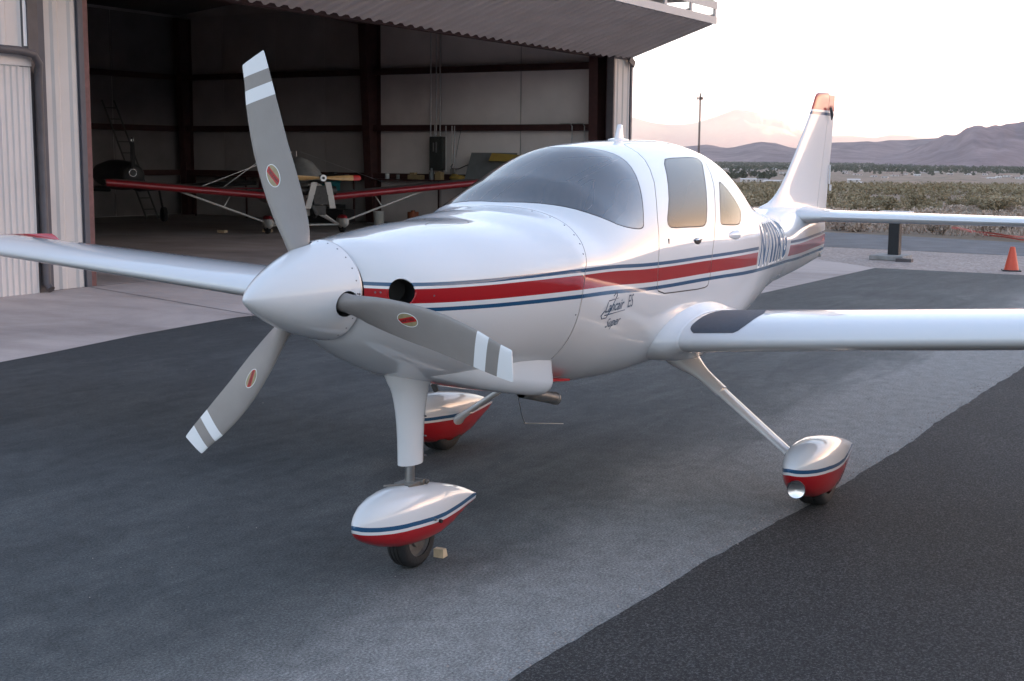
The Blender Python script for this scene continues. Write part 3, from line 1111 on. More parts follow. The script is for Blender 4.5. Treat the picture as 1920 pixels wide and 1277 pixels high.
for z in zs:
    le, hi = fle(z), hinge(z) - .004
    if z > 2.25: hi = 6.575 if z < 2.33 else 6.575
    xs_ = [le + (hi - le) * (k / 14) ** 1.6 for k in range(15)]
    k_top = max(0, 1 - ((z - 2.36) / .03) ** 2) ** .5 if z > 2.36 else 1
    rg.append([(x, -fin_halfy(z, x) * k_top, z) for x in xs_] + [(x, fin_halfy(z, x) * k_top, z) for x in xs_[:0:-1]])
m.rings(rg, True)
m.build("fin", "fin", ac, 75)
m = MB()
rg = []
for z in [1.062, 1.10, 1.14, 1.2, 1.27, 1.33, 1.38, 1.45, 1.55, 1.7, 1.85, 2.0, 2.12, 2.18, 2.22, 2.25, 2.30, 2.34, 2.36, 2.372]:
    hi, te = hinge(z) + .004, fte(min(z, 2.366))
    if z > 2.24: hi = 6.583 - .0
    if z < 1.2: hi = 6.30 + (1.2 - z) * .9
    k_top = max(0, 1 - ((z - 2.36) / .03) ** 2) ** .5 if z > 2.36 else 1
    xs_ = [hi + (te - hi) * k / 8 for k in range(9)]
    bt = .034 if z < 1.42 else 0
    L1 = [(x, -max(fin_halfy(z, x) * k_top if z > 1.42 else .042 * (1 - (x - hi) / max(te - hi, .01)) + .003, .002), z) for x in xs_]
    rg.append(L1 + [(x, -y, z_) for x, y, z_ in L1[::-1]])
m.rings(rg, True)
rud = m.build("rudder", "fin", ac, 60)
m = MB()
m.tube([(6.545, -.034, 2.265), (6.57, -.036, 2.235), (6.60, -.032, 2.20), (6.60, -.03, 2.17)], [.010, .012, .012, .004], 6)
m.build("hinge_gap", "seam_dark", rud, 180)
m = MB(); m.box((6.70, -.012, 1.62), (.02, .014, .05)); m.box((6.66, -.014, 1.73), (.012, .012, .16))
m.build("trim_fitting", "paint", rud)
for s in (-1, 1):
    m = MB(); me_ = MB()
    rg, rg2 = [], []
    for y, k in ((.0, 1), (.06, 1.0), (.3, 1), (.7, .99), (1.2, .98), (1.7, .97), (1.86, .96), (1.92, .88), (1.945, .5), (1.95, .15)):
        ch = (.80 - .11 * y); x0 = 5.56 + .07 * y + (.04 if k < .9 else 0)
        tt = .095 * (1 if k > .9 else k)
        prof = airfoil(12, .115 if k > .9 else .115 * k, 0)
        rg.append([(x0 + c * ch, s * y, 1.425 + h * ch) for c, h in prof])
    m.rings(rg, True)
    st = m.build("stabilizer", "paint", ac, 70)
    # root fillet
    m = MB()
    rg = []
    for y, g in ((.30, .001), (.27, .003), (.24, .007), (.20, .013), (.16, .020), (.10, .028)):
        ch = (.80 - .11 * y); x0 = 5.56 + .07 * y
        rr_ = []
        for c, h in airfoil(12, .115, 0):
            d = Vector((c - .4, h * 3)); d = d.normalized() if d.length > 0 else d
            rr_.append((x0 + c * ch + d.x * g * (1.2 if c < .4 else .2), s * y, 1.425 + h * ch + d.y * g))
        rg.append(rr_)
    m.rings(rg, False)
    m.build("root_fairing", "paint", st, 180)

# ---- undercarriage
def pant_mesh(mb, L=1.0, hw=.118, top=.405, bot=.113):
    """teardrop wheel pant along +x in local coordinates, ground at z 0; open underneath around the tyre"""
    rg = []
    for u in [0, .006, .02, .05, .10, .17, .26, .36, .48, .60, .72, .82, .90, .96, 1.0]:
        w = hw * float(cub([0, .02, .05, .12, .25, .38, .55, .75, .9, 1.0], [.02, .24, .40, .66, .93, 1.0, .93, .67, .43, .27], u))
        zt = float(cub([0, .015, .04, .083, .188, .331, .521, .722, .90, 1.0], [.285, .310, .335, .362, .392, .405, .386, .343, .288, .243], u)) / .405 * top
        zb = float(cub([0, .02, .06, .185, .333, .56, .724, .885, 1.0], [.268, .232, .205, .155, .125, .113, .130, .176, .192], u))
        zb = zb - (.113 - bot) * math.sin(PI * min(1, u)) ** .6
        zc = float(cub([0, .3, .6, 1.0], [.277, .255, .240, .234], u))
        ring = []
        for a in np.linspace(0, 2 * PI, 28, endpoint=False):
            c, s_ = math.cos(a), math.sin(a)
            e = .82
            yy = w * math.copysign(abs(c) ** e, c)
            zz = zc + ((zt - zc) if s_ > 0 else (zc - zb)) * math.copysign(abs(s_) ** (.9 if s_ > 0 else .72), s_)
            ring.append((u * L, yy, zz))
        rg.append(ring)
    mb.rings(rg, True)
    return mb
def tyre_mesh(mb, c, r, w, groove=True):
    pr = [(-w * .5, r * .62), (-w * .52, r * .8), (-w * .46, r * .92), (-w * .34, r * .985)]
    for g in (-.2, 0, .2):
        pr += [((g - .035) * w, r), ((g - .02) * w, r * .975), ((g + .02) * w, r * .975), ((g + .035) * w, r)] if groove else []
    pr += [(w * .34, r * .985), (w * .46, r * .92), (w * .52, r * .8), (w * .5, r * .62)]
    mb.lathe(pr, c, (0, 1, 0), 40)
    return mb
def pant(x, y, parent, L=1.0, rad=.175, ny=True):
    pe = pant_mesh(MB(), L, *((.116, .397, .111) if y == 0 else (.118, .385, .045))).build("wheel_pant", "pant", parent, 70)
    pe.location = (x, y, 0)
    return pe
# nose gear
npant = pant(.264, 0, ac, .93)
t_ = tyre_mesh(MB(), (.425, 0, .138), .138, .10).build("tyre", "tyre", npant, 40)
m = MB(); m.lathe([(-.042, .0), (-.042, .04), (-.030, .045), (-.030, .080), (-.044, .086), (.044, .086), (.030, .080), (.030, .045), (.042, .04), (.042, 0)], (.425, 0, .138), (0, 1, 0), 28)
m.build("rim", "dull_steel", npant, 40)
m = MB()
m.cyl((.50, -.100, .208), (.50, -.119, .208), .009, .009, 10)
m.build("axle_hole", "black_hole", npant)
m = MB(); m.cyl((.455, -.112, .226), (.455, -.121, .226), .007, .006, 8); m.build("screw", "steel", npant)
# strut fairing
m = MB()
rg = []
for z, ch, w, fl_ in ((.50, .160, .046, 0), (.56, .163, .046, 0), (.62, .168, .047, 0), (.68, .176, .049, 0), (.74, .190, .053, 0), (.79, .208, .059, 0), (.825, .226, .065, 0), (.855, .25, .073, 0), (.88, .28, .085, 0), (.93, .32, .10, 0)):
    rr_ = []
    xc = .708
    for a in np.linspace(0, 2 * PI, 28, endpoint=False):
        c, s_ = math.cos(a), math.sin(a)
        rr_.append((xc - .02 + (c * ch * .5 if c < 0 else c * ch * .55), w * s_ * (1 if c < .3 else 1 - .5 * (c - .3)), z - .02))
    rg.append(rr_)
m.rings(rg, True)
m.build("nose_strut_fairing", "paint", ac, 60)
m = MB()
for z in (.51, .60, .69):
    m.cyl((.745, -.036, z), (.745, -.046, z), .005, .004, 8)
tag(m.build("fairing_screws", "screw", ac), kind='stuff')
m = MB(); m.cyl((.68, 0, .36), (.68, 0, .52), .022, .022, 20)
m.build("nose_strut", "steel", ac, 40)
m = MB()
m.box((.68, 0, .386), (.13, .085, .022)); m.cyl((.61, -.02, .40), (.52, .03, .404), .005); m.cyl((.72, -.05, .392), (.72, .05, .392), .014, .014, 10); m.cyl((.745, -.035, .392), (.745, -.055, .385), .012, .012, 8)
m.build("steering_collar", "dull_steel", ac, 40, bevel=.003)
# main gear
for s in (-1, 1):
    pt_ = pant(2.29, s * 1.225, ac, 1.04)
    tyre_mesh(MB(), (.47, 0, .175), .175, .15).build("tyre", "tyre", pt_, 40)
    if s < 0:
        m = MB()
        c0 = Vector((.010, -.040, .182)); ax = Vector((-1, -.42, .0)).normalized()
        m.lathe([(-.05, .041), (-.004, .044), (.006, .047), (.011, .0465), (.011, .0425)], c0, ax, 28)
        hl = m.build("light_rim", "seam_dark", pt_, 40)
        m = MB(); m.lathe([(.009, .043), (.006, .036), (.001, .024), (-.002, .011), (-.003, .001)], c0, ax, 28)
        m.build("landing_light", "lamp_reflector", pt_, 180)
    # leg: flat tapered spring from the belly to the pant
    a = Vector((2.86, s * .52, .62)); b = Vector((2.80, s * 1.12, .205))
    m = MB(); rg = []
    for f in np.linspace(0, 1, 8):
        p = a.lerp(b, f); ch = .140 - .040 * f; w = .032 - .006 * f
        d = (b - a).normalized(); up = Vector((0, -d.z * s, d.y * s)).normalized()
        rg.append([p + Vector((math.cos(t) * ch * .5, 0, 0)) + up * math.copysign(abs(math.sin(t)) ** .8, math.sin(t)) * w * .6 for t in np.linspace(0, 2 * PI, 20, endpoint=False)])
    m.rings(rg, True)
    leg = m.build("main_gear_leg", "paint", ac, 60)
    m = MB(); rg = []
    for f, g in ((-.16, 2.6), (-.06, 2.15), (.0, 1.75), (.05, 1.45), (.11, 1.25), (.19, 1.15), (.30, 1.12)):
        f2_ = f - .12
        p = a.lerp(b, f2_); ch = .125 * g; w = .03 * g * 1.25
        rg.append([p + Vector((math.cos(t) * ch * .5, 0, 0)) + up * math.sin(t) * w * .7 for t in np.linspace(0, 2 * PI, 20, endpoint=False)])
    m.rings(rg, True)
    m.build("leg_fairing", "paint", leg, 70)
    m = MB(); rg = []
    for f, g in ((.86, 1.12), (.93, 1.2), (.99, 1.5), (1.04, 2.2)):
        p = a.lerp(b, f); ch = .095 * g; w = .026 * g
        rg.append([p + Vector((math.cos(t) * ch * .5, 0, 0)) + up * math.sin(t) * w * .7 for t in np.linspace(0, 2 * PI, 20, endpoint=False)])
    m.rings(rg, True)
    m.build("leg_fairing", "paint", leg, 70)

# ---- belly details
m = MB()
m.lathe([(0, .029), (.28, .029), (.282, .032), (.295, .032), (.295, .026), (.1, .025)], (1.16, -.30, .765), Vector((1, -.10, -.26)), 24)
m.build("exhaust_pipe", "dull_steel", ac, 40)
m = MB(); m.tube([(1.95, .22, .72), (1.97, .21, .60), (1.98, .2, .57)], [.012, .012, .006], 8)
m.tube([(1.98, .2, .57), (2.02, .2, .46), (2.055, .2, .405), (2.08, .2, .40), (2.5, .2, .325)], .003, 6)
m.build("belly_wire_antenna", "steel", ac, 60)
m = MB(); m.tube([(.98, .10, .86), (1.01, .10, .79), (1.04, .10, .75)], .014, 8); m.build("vent_pipe", "dull_steel", ac, 60)
# cooling-air scoop under the cowl: bulge with an open mouth facing aft, red lip behind it
m = MB(); rg = []
def scoop_ring(x, hw_, zb_, r_=.075, ztop=.98):
    pts_ = [(x, -hw_ * .96, ztop)]
    for a in np.linspace(PI, PI * 1.5, 9):
        pts_.append((x, -hw_ + r_ + r_ * math.cos(a), zb_ + r_ + r_ * math.sin(a)))
    pts_ += [(x, y, zb_ - .004 * (1 - (y / hw_) ** 2)) for y in np.linspace(-hw_ + r_, hw_ - r_, 7)[1:-1]]
    for a in np.linspace(PI * 1.5, PI * 2, 9):
        pts_.append((x, hw_ - r_ + r_ * math.cos(a), zb_ + r_ + r_ * math.sin(a)))
    return pts_ + [(x, hw_ * .96, ztop)]
for x, hw_, zb_ in ((.46, .13, .96), (.58, .215, .905), (.70, .29, .868), (.85, .355, .822), (1.0, .40, .785), (1.12, .424, .760), (1.20, .432, .748), (1.225, .432, .748)):
    rg.append(scoop_ring(x, hw_, zb_))
rg.append(scoop_ring(1.232, .427, .753)); rg.append(scoop_ring(1.225, .420, .760)); rg.append(scoop_ring(1.10, .41, .775))
m.rings(rg, False, False)
m.build("cowl_scoop", "paint", cowl, 60)
m = MB(); m.add([scoop_ring(1.11, .415, .77)[k] for k in range(len(scoop_ring(1.11, .415, .77)))], [tuple(range(len(scoop_ring(1.11, .415, .77))))]); m.build("cowl_exit", "black_hole", cowl)
m = MB(); m.box((1.36, -.36, .80), (.22, .06, .010), Matrix.Rotation(.12, 3, 'Y')); m.build("exit_lip", "decal_red", cowl)

# wood chock behind the nose wheel
m = MB(); m.rings([[(0, -.05, 0), (0, .05, 0), (.0, .05, .055), (0, -.05, .055)], [(.075, -.05, 0), (.075, .05, 0), (.05, .05, .055), (.05, -.05, .055)]], True)
ck = m.build("wheel_chock", "raw_wood", None)
ck.scale = (.62, .5, .75); ck.location = (.845, -.045, .002); ck.rotation_euler = (0, 0, R(6))
tag(ck, "small bare wood chock block on asphalt behind the nose wheel", "wheel chock")
# ------------------------------------------------------------------ ground
def mat_ground():
    # old sealed asphalt: blue-black, brushed streaks, dusty and worn towards the seam with the newer strip
    m, nt, b = new_mat("old_asphalt")
    tc = N(nt, "ShaderNodeTexCoord"); sp = N(nt, "ShaderNodeSeparateXYZ")
    nt.links.new(tc.outputs['Object'], sp.inputs[0])
    x, y, z = sp.outputs
    big = noise(nt, .55, 5, .6, dist=.6)
    streak = noise(nt, 1.6, 6, .62, stretch=(.55, 2.2, 1), dist=.8)
    fine = noise(nt, 85, 5, .85)
    mid = noise(nt, 9, 7, .68)
    near = math_n(nt, 'MULTIPLY_ADD', y, -0.062, 0.52)           # dust grows towards the seam
    wear = math_n(nt, 'ADD', near, math_n(nt, 'MULTIPLY_ADD', streak, .75, -.39))
    wear = math_n(nt, 'ADD', wear, math_n(nt, 'MULTIPLY_ADD', big, .55, -.27))
    edge = math_n(nt, 'MULTIPLY', band(nt, y, -1.6, .35), 1.0)
    seam = math_n(nt, 'MULTIPLY', math_n(nt, 'SUBTRACT', 1.0, math_n(nt, 'DIVIDE', math_n(nt, 'ABSOLUTE', math_n(nt, 'MULTIPLY_ADD', streak, .5, math_n(nt, 'ADD', y, .80))), 1.35), clamp=True), .74)
    wear = math_n(nt, 'ADD', wear, seam)
    c = ramp(nt, wear, [(0.1, (.036, .039, .041)), (0.45, (.069, .073, .074)), (0.75, (.117, .119, .117)), (1.0, (.225, .22, .212))])
    sp2 = ramp(nt, fine, [(.36, (.42, .42, .42)), (.5, (.96, .96, .96)), (.64, (1.85, 1.83, 1.8))])
    md2 = ramp(nt, mid, [(.3, (.78, .78, .78)), (.7, (1.2, 1.2, 1.2))])
    for t in (sp2, md2):
        mx = N(nt, "ShaderNodeMix", data_type='RGBA', blend_type='MULTIPLY'); mx.inputs[0].default_value = 1
        nt.links.new(c, mx.inputs[6]); nt.links.new(t, mx.inputs[7]); c = mx.outputs[2]
    vo = N(nt, "ShaderNodeTexVoronoi"); vo.inputs['Scale'].default_value = 2.6; vo.inputs['Randomness'].default_value = 1.0
    nt.links.new(tc.outputs['Object'], vo.inputs['Vector'])
    drip = ramp(nt, math_n(nt, 'ADD', vo.outputs['Distance'], math_n(nt, 'MULTIPLY', noise(nt, 30, 3), .05)), [(.04, (.62, .62, .62)), (.085, (1, 1, 1))])
    mx = N(nt, "ShaderNodeMix", data_type='RGBA', blend_type='MULTIPLY'); mx.inputs[0].default_value = .8
    nt.links.new(c, mx.inputs[6]); nt.links.new(drip, mx.inputs[7]); c = mx.outputs[2]
    nt.links.new(c, b.inputs['Base Color'])
    b.inputs['Roughness'].default_value = .82
    b.inputs['Specular IOR Level'].default_value = .3
    bump(nt, b, fine, .5, .004)
    M['asphalt'] = m
    # new coarse asphalt
    m, nt, b = new_mat("new_asphalt")
    fine = noise(nt, 95, 4, .8)
    big = noise(nt, .8, 4)
    c = ramp(nt, fine, [(.36, (.010, .010, .010)), (.52, (.036, .036, .037)), (.66, (.13, .128, .126))])
    mx = N(nt, "ShaderNodeMix", data_type='RGBA', blend_type='MULTIPLY'); mx.inputs[0].default_value = 1
    nt.links.new(c, mx.inputs[6]); nt.links.new(ramp(nt, big, [(.3, (.82, .82, .82)), (.7, (1.15, 1.14, 1.12))]), mx.inputs[7])
    nt.links.new(mx.outputs[2], b.inputs['Base Color'])
    b.inputs['Roughness'].default_value = .85
    b.inputs['Specular IOR Level'].default_value = .3
    bump(nt, b, fine, .9, .006)
    M['new_asphalt'] = m
    # concrete
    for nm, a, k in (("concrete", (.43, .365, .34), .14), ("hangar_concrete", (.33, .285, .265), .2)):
        m, nt, b = new_mat(nm)
        big = noise(nt, .45, 7, .62, dist=.5)
        fine = noise(nt, 120, 3, .7)
        st = noise(nt, 1.3, 6, .6, stretch=(1, .35, 1))
        c = ramp(nt, big, [(.28, tuple(v * (1 - 1.6 * k) for v in a)), (.5, a), (.72, tuple(v * (1 + k) for v in a))])
        for t in (ramp(nt, fine, [(.3, (.86, .86, .86)), (.7, (1.1, 1.1, 1.1))]), ramp(nt, st, [(.32, (.78, .77, .76)), (.55, (1, 1, 1))])):
            mx = N(nt, "ShaderNodeMix", data_type='RGBA', blend_type='MULTIPLY'); mx.inputs[0].default_value = 1
            nt.links.new(c, mx.inputs[6]); nt.links.new(t, mx.inputs[7]); c = mx.outputs[2]
        nt.links.new(c, b.inputs['Base Color'])
        b.inputs['Roughness'].default_value = .8
        b.inputs['Specular IOR Level'].default_value = .3
        bump(nt, b, fine, .25, .003)
        M[nm] = m
    # gravel
    m, nt, b = new_mat("gravel")
    vo = N(nt, "ShaderNodeTexVoronoi"); vo.inputs['Scale'].default_value = 22
    tc = N(nt, "ShaderNodeTexCoord"); nt.links.new(tc.outputs['Object'], vo.inputs['Vector'])
    big = noise(nt, .7, 5)
    c = mixc(nt, .5, ramp(nt, vo.outputs['Color'], [(.1, (.13, .11, .10)), (.5, (.34, .285, .26)), (.9, (.54, .46, .42))]), ramp(nt, big, [(.3, (.25, .20, .18)), (.7, (.40, .33, .295))]))
    nt.links.new(c, b.inputs['Base Color']); b.inputs['Roughness'].default_value = .9
    bump(nt, b, vo.outputs['Distance'], .6, .02)
    M['gravel'] = m
    simple("road_asphalt", (.105, .108, .118), .85, 0, .25, 1.5, .3, 60)
    # desert: dry sand, pale grass and olive scrub stains; scrub gets denser outward
    m, nt, b = new_mat("desert")
    geo = N(nt, "ShaderNodeTexCoord")
    n1 = noise(nt, .06, 8, .65); n2 = noise(nt, .9, 6, .7); n3 = noise(nt, .006, 6, .6, stretch=(.6, 2.0, 1))
    sand = ramp(nt, n2, [(.25, (.21, .155, .115)), (.5, (.33, .25, .19)), (.75, (.44, .35, .27))])
    far = ramp(nt, n3, [(.42, (.11, .09, .062)), (.5, (.20, .138, .10)), (.62, (.25, .17, .125))])
    c = mixc(nt, ramp(nt, n1, [(.35, (0, 0, 0)), (.65, (1, 1, 1))]), sand, far)
    nt.links.new(c, b.inputs['Base Color']); b.inputs['Roughness'].default_value = .95; b.inputs['Specular IOR Level'].default_value = .1
    M['desert'] = m
mat_ground()

def sheet(name, poly, z, mat, sub=None):
    vs = [Vector((p[0], p[1])) for p in poly]
    v, e, f, *_ = delaunay_2d_cdt(vs, [(i, (i + 1) % len(vs)) for i in range(len(vs))], [], 1, 1e-6)
    m = MB(); m.add([(p.x, p.y, z) for p in v], [t if (v[t[0]] - v[t[1]]).cross(v[t[2]] - v[t[1]]) < 0 else t[::-1] for t in f])
    return struct(m.build(name, mat))

rnd = random.Random(4)
_tab = [random.Random(i * 7919 + 13).random() for i in range(4096)]
def fbm0(t):
    i = math.floor(t); f = t - i; f = f * f * (3 - 2 * f)
    return _tab[i % 4096] * (1 - f) + _tab[(i + 1) % 4096] * f
ap_edge = [(-60, 5.6), (-6, 6.0), (3.494, 6.42), (4.16, 6.516), (5.37, 6.753), (6.69, 6.907), (7.1, 6.93), (7.45, 6.87), (7.95, 6.72), (9.2, 5.9), (10.4, 4.2), (11.4, 2.98), (13.27, 2.917), (18.446, 2.794)]
sheet("asphalt_apron", [(-60, -1.9)] + [(x, y + .05) for x, y in ap_edge] + [(18.52, 2.8), (18.62, .4), (18.8, -1.9)], 0.0, "asphalt")
sheet("concrete_apron", ap_edge + [(18.8, 3.15), (19.714, 4.184), (24.5, 9.6), (26.6, 11.0), (25.75, 11.0), (25.75, 11.05), (-60, 11.05)], 0.004, "concrete")
e2 = []
xx = -60.0
while xx < 18.75:
    base = -1.06 if xx < 0 else float(cub([0, 1.5, 3.25, 5.2, 8.37, 12, 19], [-1.06, -1.12, -1.235, -1.27, -1.33, -1.36, -1.4], xx))
    e2.append((xx, base + .030 * (fbm0(xx * 1.1) - .5) + .016 * (fbm0(xx * 7.3 + 40) - .5) + rnd.uniform(-.0025, .0025)))
    xx += .045 if -2 < xx < 12 else .8
sheet("asphalt_strip", [(-60, -60)] + e2 + [(18.8, -1.4), (19.2, -60)], 0.004, "new_asphalt")
sheet("gravel_shoulder", [(18.3, -70), (18.5, -1.0), (18.3, 2.6), (18.3, 3.4), (26.5, 12), (26.5, 70), (23.9, 70), (23.4, 4.6), (23.2, 1.2), (22.9, -70)], -0.004, "gravel")
sheet("road", [(22.8, -70), (23.15, 1.2), (23.35, 4.6), (23.5, 70), (31.2, 70), (28.75, 6.2), (27.6, 1.9), (24.9, -70)], 0.0, "road_asphalt")
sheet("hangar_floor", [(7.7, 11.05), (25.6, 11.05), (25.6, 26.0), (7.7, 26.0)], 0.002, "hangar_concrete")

# slab joints in the apron
m = MB()
for a, b in (((8.48, 10.9), (7.38, 7.0)), ((1.0, 11.0), (.4, 6.3)), ((14.4, 11), (14.3, 2.95))):
    a3, b3 = Vector((*a, .0065)), Vector((*b, .0065)); d = (b3 - a3).normalized(); n_ = Vector((-d.y, d.x, 0)) * .008
    m.add([a3 - n_, b3 - n_, b3 + n_, a3 + n_], [(0, 1, 2, 3)])
m.bx(7.9, 25.5, 10.94, 10.96, .0055, .0065)
struct(m.build("slab_joint", "seam_dark"))
# thin crack lines where the old asphalt meets the apron
m = MB()
for k in range(9):
    p = Vector((rnd.uniform(6.6, 7.9), rnd.uniform(6.0, 6.9), .0045))
    pp = [p]
    a = rnd.uniform(-.6, .9)
    for j in range(7):
        a += rnd.uniform(-.5, .5)
        pp.append(pp[-1] + Vector((math.cos(a), math.sin(a), 0)) * rnd.uniform(.05, .12))
    for q in range(len(pp) - 1):
        d = (pp[q + 1] - pp[q]).normalized(); n_ = Vector((-d.y, d.x, 0)) * .005
        m.add([pp[q] - n_, pp[q + 1] - n_, pp[q + 1] + n_, pp[q] + n_], [(0, 1, 2, 3)])
for (x, y), a, n in (((-1.9, -.6), 2.3, 26), ((-3.0, 2.2), .25, 40), ((5.2, 1.4), 1.2, 30)):
    p = Vector((x, y, .0045)); pp = [p]
    for j in range(n):
        a += rnd.uniform(-.42, .42) - .02 * math.sin(j); pp.append(pp[-1] + Vector((math.cos(a), math.sin(a), 0)) * rnd.uniform(.04, .11))
    for q in range(len(pp) - 1):
        d = (pp[q + 1] - pp[q]).normalized(); n_ = Vector((-d.y, d.x, 0)) * .0022
        m.add([pp[q] - n_, pp[q + 1] - n_, pp[q + 1] + n_, pp[q] + n_], [(0, 1, 2, 3)])
struct(m.build("asphalt_crack", "seam_dark"))

# loose grit along the asphalt seam and strewn thinly over the old asphalt
m = MB()
def grain(x, y, z, r):
    a = rnd.uniform(0, 6.28); vs = [(x + r * math.cos(a + k * 2.09) * rnd.uniform(.7, 1.2), y + r * math.sin(a + k * 2.09) * rnd.uniform(.7, 1.2), z) for k in range(3)] + [(x + rnd.uniform(-.3, .3) * r, y, z + r * rnd.uniform(.6, 1.1))]
    m.add(vs, [(0, 1, 3), (1, 2, 3), (2, 0, 3)])
for k in range(900):
    x = rnd.uniform(-1.5, 9.5); yb = float(np.interp(x, [q[0] for q in e2], [q[1] for q in e2]))
    grain(x, yb + abs(rnd.gauss(0, .09)) - .015, .004 if rnd.random() < .2 else .0005, rnd.uniform(.0025, .007))
for k in range(260):
    grain(rnd.uniform(-2.5, 9), rnd.uniform(-1, 6.2), .0005, rnd.uniform(.002, .005))
tag(m.build("grit", "gravel"), "loose grit along the seam between old and new asphalt", "grit", None, 'stuff')

# terrain out to the horizon; the field stands on a low rise and the land falls away all round
C0 = Vector((8, 6))
def base_z(d):
    return float(cub([0, 22, 29, 47, 80, 137, 287, 690, 1240, 2000, 3500, 9000, 20000, 60000], [0, 0, -.12, -.75, -1.55, -2.8, -5.6, -12.6, -22, -28, -32, -27, -10, 0], d))
def hsh(i, j):
    v = math.sin(i * 127.1 + j * 311.7) * 43758.5453
    return v - math.floor(v)
def vnoise(x, y):
    i, j = math.floor(x), math.floor(y); u, v = x - i, y - j
    u = u * u * (3 - 2 * u); v = v * v * (3 - 2 * v)
    return (hsh(i, j) * (1 - u) + hsh(i + 1, j) * u) * (1 - v) + (hsh(i, j + 1) * (1 - u) + hsh(i + 1, j + 1) * u) * v
def fbm(x, y, o=4):
    s, a, t = 0, .5, 0
    for _ in range(o):
        s += a * vnoise(x, y); t += a; x *= 2.03; y *= 2.03; a *= .5
    return s / t
def ter_z(x, y):
    d = math.hypot(x - C0.x, y - C0.y)
    k = min(1, max(0, (d - 26) / 40))
    return base_z(d) - .03 + k * ((fbm(x * .08, y * .08, 3) - .5) * .5 + (fbm(x * .01, y * .01, 3) - .5) * min(8, d * .02))
rads = [0, 12, 22, 30, 34, 38, 43, 49, 56, 65, 76, 90, 110, 135, 165, 205, 260, 330, 430, 560, 750, 1000, 1350, 1800, 2400, 3200, 4300, 6000, 8500, 12000, 18000, 28000, 45000]
azs = sorted(list(np.arange(-180, 180, 6.0)) + list(np.arange(-7, 62, 1.0)))
azs = sorted(set(round(a, 3) for a in azs))
m = MB(); nA = len(azs)
vs = []
for r_ in rads[1:]:
    for a in azs:
        x = C0.x + r_ * math.cos(R(a)); y = C0.y + r_ * math.sin(R(a))
        vs.append((x, y, ter_z(x, y)))
vs.append((C0.x, C0.y, -.03))
fs = []
for i in range(len(rads) - 2):
    for k in range(nA):
        fs.append((i * nA + k, (i + 1) * nA + k, (i + 1) * nA + (k + 1) % nA, i * nA + (k + 1) % nA))
for k in range(nA):
    fs.append((len(vs) - 1, k, (k + 1) % nA))
m.add(vs, fs)
struct(m.build("desert_plain", "desert", smooth=180))

# ------------------------------------------------------------------ hills and mountains
def ray_dir(px, py):
    return _f + _r2 * ((px - 960) / FPX) + _u2 * ((638.5 - py) / FPX)
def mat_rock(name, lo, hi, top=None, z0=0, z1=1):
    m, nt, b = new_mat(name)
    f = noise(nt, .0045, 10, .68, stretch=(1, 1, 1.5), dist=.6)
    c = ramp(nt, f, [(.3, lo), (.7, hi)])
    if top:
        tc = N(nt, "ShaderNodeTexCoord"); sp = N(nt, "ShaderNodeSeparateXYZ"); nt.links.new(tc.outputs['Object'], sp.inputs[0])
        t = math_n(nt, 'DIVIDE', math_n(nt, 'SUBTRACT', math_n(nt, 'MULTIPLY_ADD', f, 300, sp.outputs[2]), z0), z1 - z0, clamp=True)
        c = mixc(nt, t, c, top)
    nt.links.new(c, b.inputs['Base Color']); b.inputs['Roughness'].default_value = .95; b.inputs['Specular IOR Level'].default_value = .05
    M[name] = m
mat_rock("purple_rock", (.105, .072, .082), (.36, .255, .25))
mat_rock("alpenglow_rock", (.80, .45, .36), (.88, .56, .45), (.92, .80, .60), 250, 750)  # alpenglow painted into the colour: pink lower slopes, yellow tops
mat_rock("dark_rock", (.10, .08, .08), (.20, .155, .15))

def ridge(name, prof, D, mat, depth=.55, rough=.10, nu=220, seed=0.0, sub=16):
    """a range whose skyline passes through the given bearings and heights, with gullied flanks in front and behind"""
    prof = sorted(prof)
    A = [a for a, h in prof]; Hh = [h for a, h in prof]
    rows = []
    aa_ = np.linspace(A[0], A[-1], nu)
    ts = list(np.linspace(-1, 0, sub)) + list(np.linspace(0, 1, 7))[1:]
    for t in ts:
        row = []
        for a in aa_:
            h = float(np.interp(a, A, Hh))
            h += (fbm(a * 55 + seed, 3.3, 4) - .5) * rough * h * (1 if abs(t) < .2 else .6)
            g = fbm(a * 40 + seed, t * 3.0 + seed, 4); g2 = abs(fbm(a * 95 + seed * 2, t * 1.3, 3) - .5) * 2
            k = max(0, 1 - abs(t)) ** 1.25
            hh = h * k * (1 if t == 0 else (.72 + .5 * g - .30 * g2 * (1 - k * .6)) if abs(t) > .02 else 1)
            dd = D * (1 + t * depth * .5 + (fbm(a * 20, seed, 2) - .5) * .12)
            row.append((CAM.x + dd * math.cos(a), CAM.y + dd * math.sin(a), hh - 60 * (1 - k)))
        rows.append(row)
    m = MB(); m.rings(rows, False, False)
    return struct(m.build(name, mat, smooth=180))
def skyline(px_list, D, extra_left=(), extra_right=()):
    out = []
    for px, py in px_list:
        d = ray_dir(px, py)
        out.append((math.atan2(d.y, d.x), D * d.z / math.hypot(d.x, d.y) + CAM.z))
    return out
far_px = [(1100, 226), (1180, 219), (1220, 229), (1259, 232), (1303, 229), (1330, 221), (1358, 213), (1378, 207), (1408, 211), (1447, 219), (1473, 231), (1497, 245), (1530, 254), (1560, 257), (1599, 256), (1639, 260), (1667, 254), (1710, 255.4), (1724, 259.4), (1800, 268), (1900, 275)]
fp = skyline(far_px, 26000)
fp += [(fp[0][0] + .1, 500), (fp[0][0] + .25, 820), (fp[0][0] + .45, 600), (fp[0][0] + .8, 300)]
ridge("far_mountains", fp, 26000, "alpenglow_rock", .35, .05, 260, 5.0)
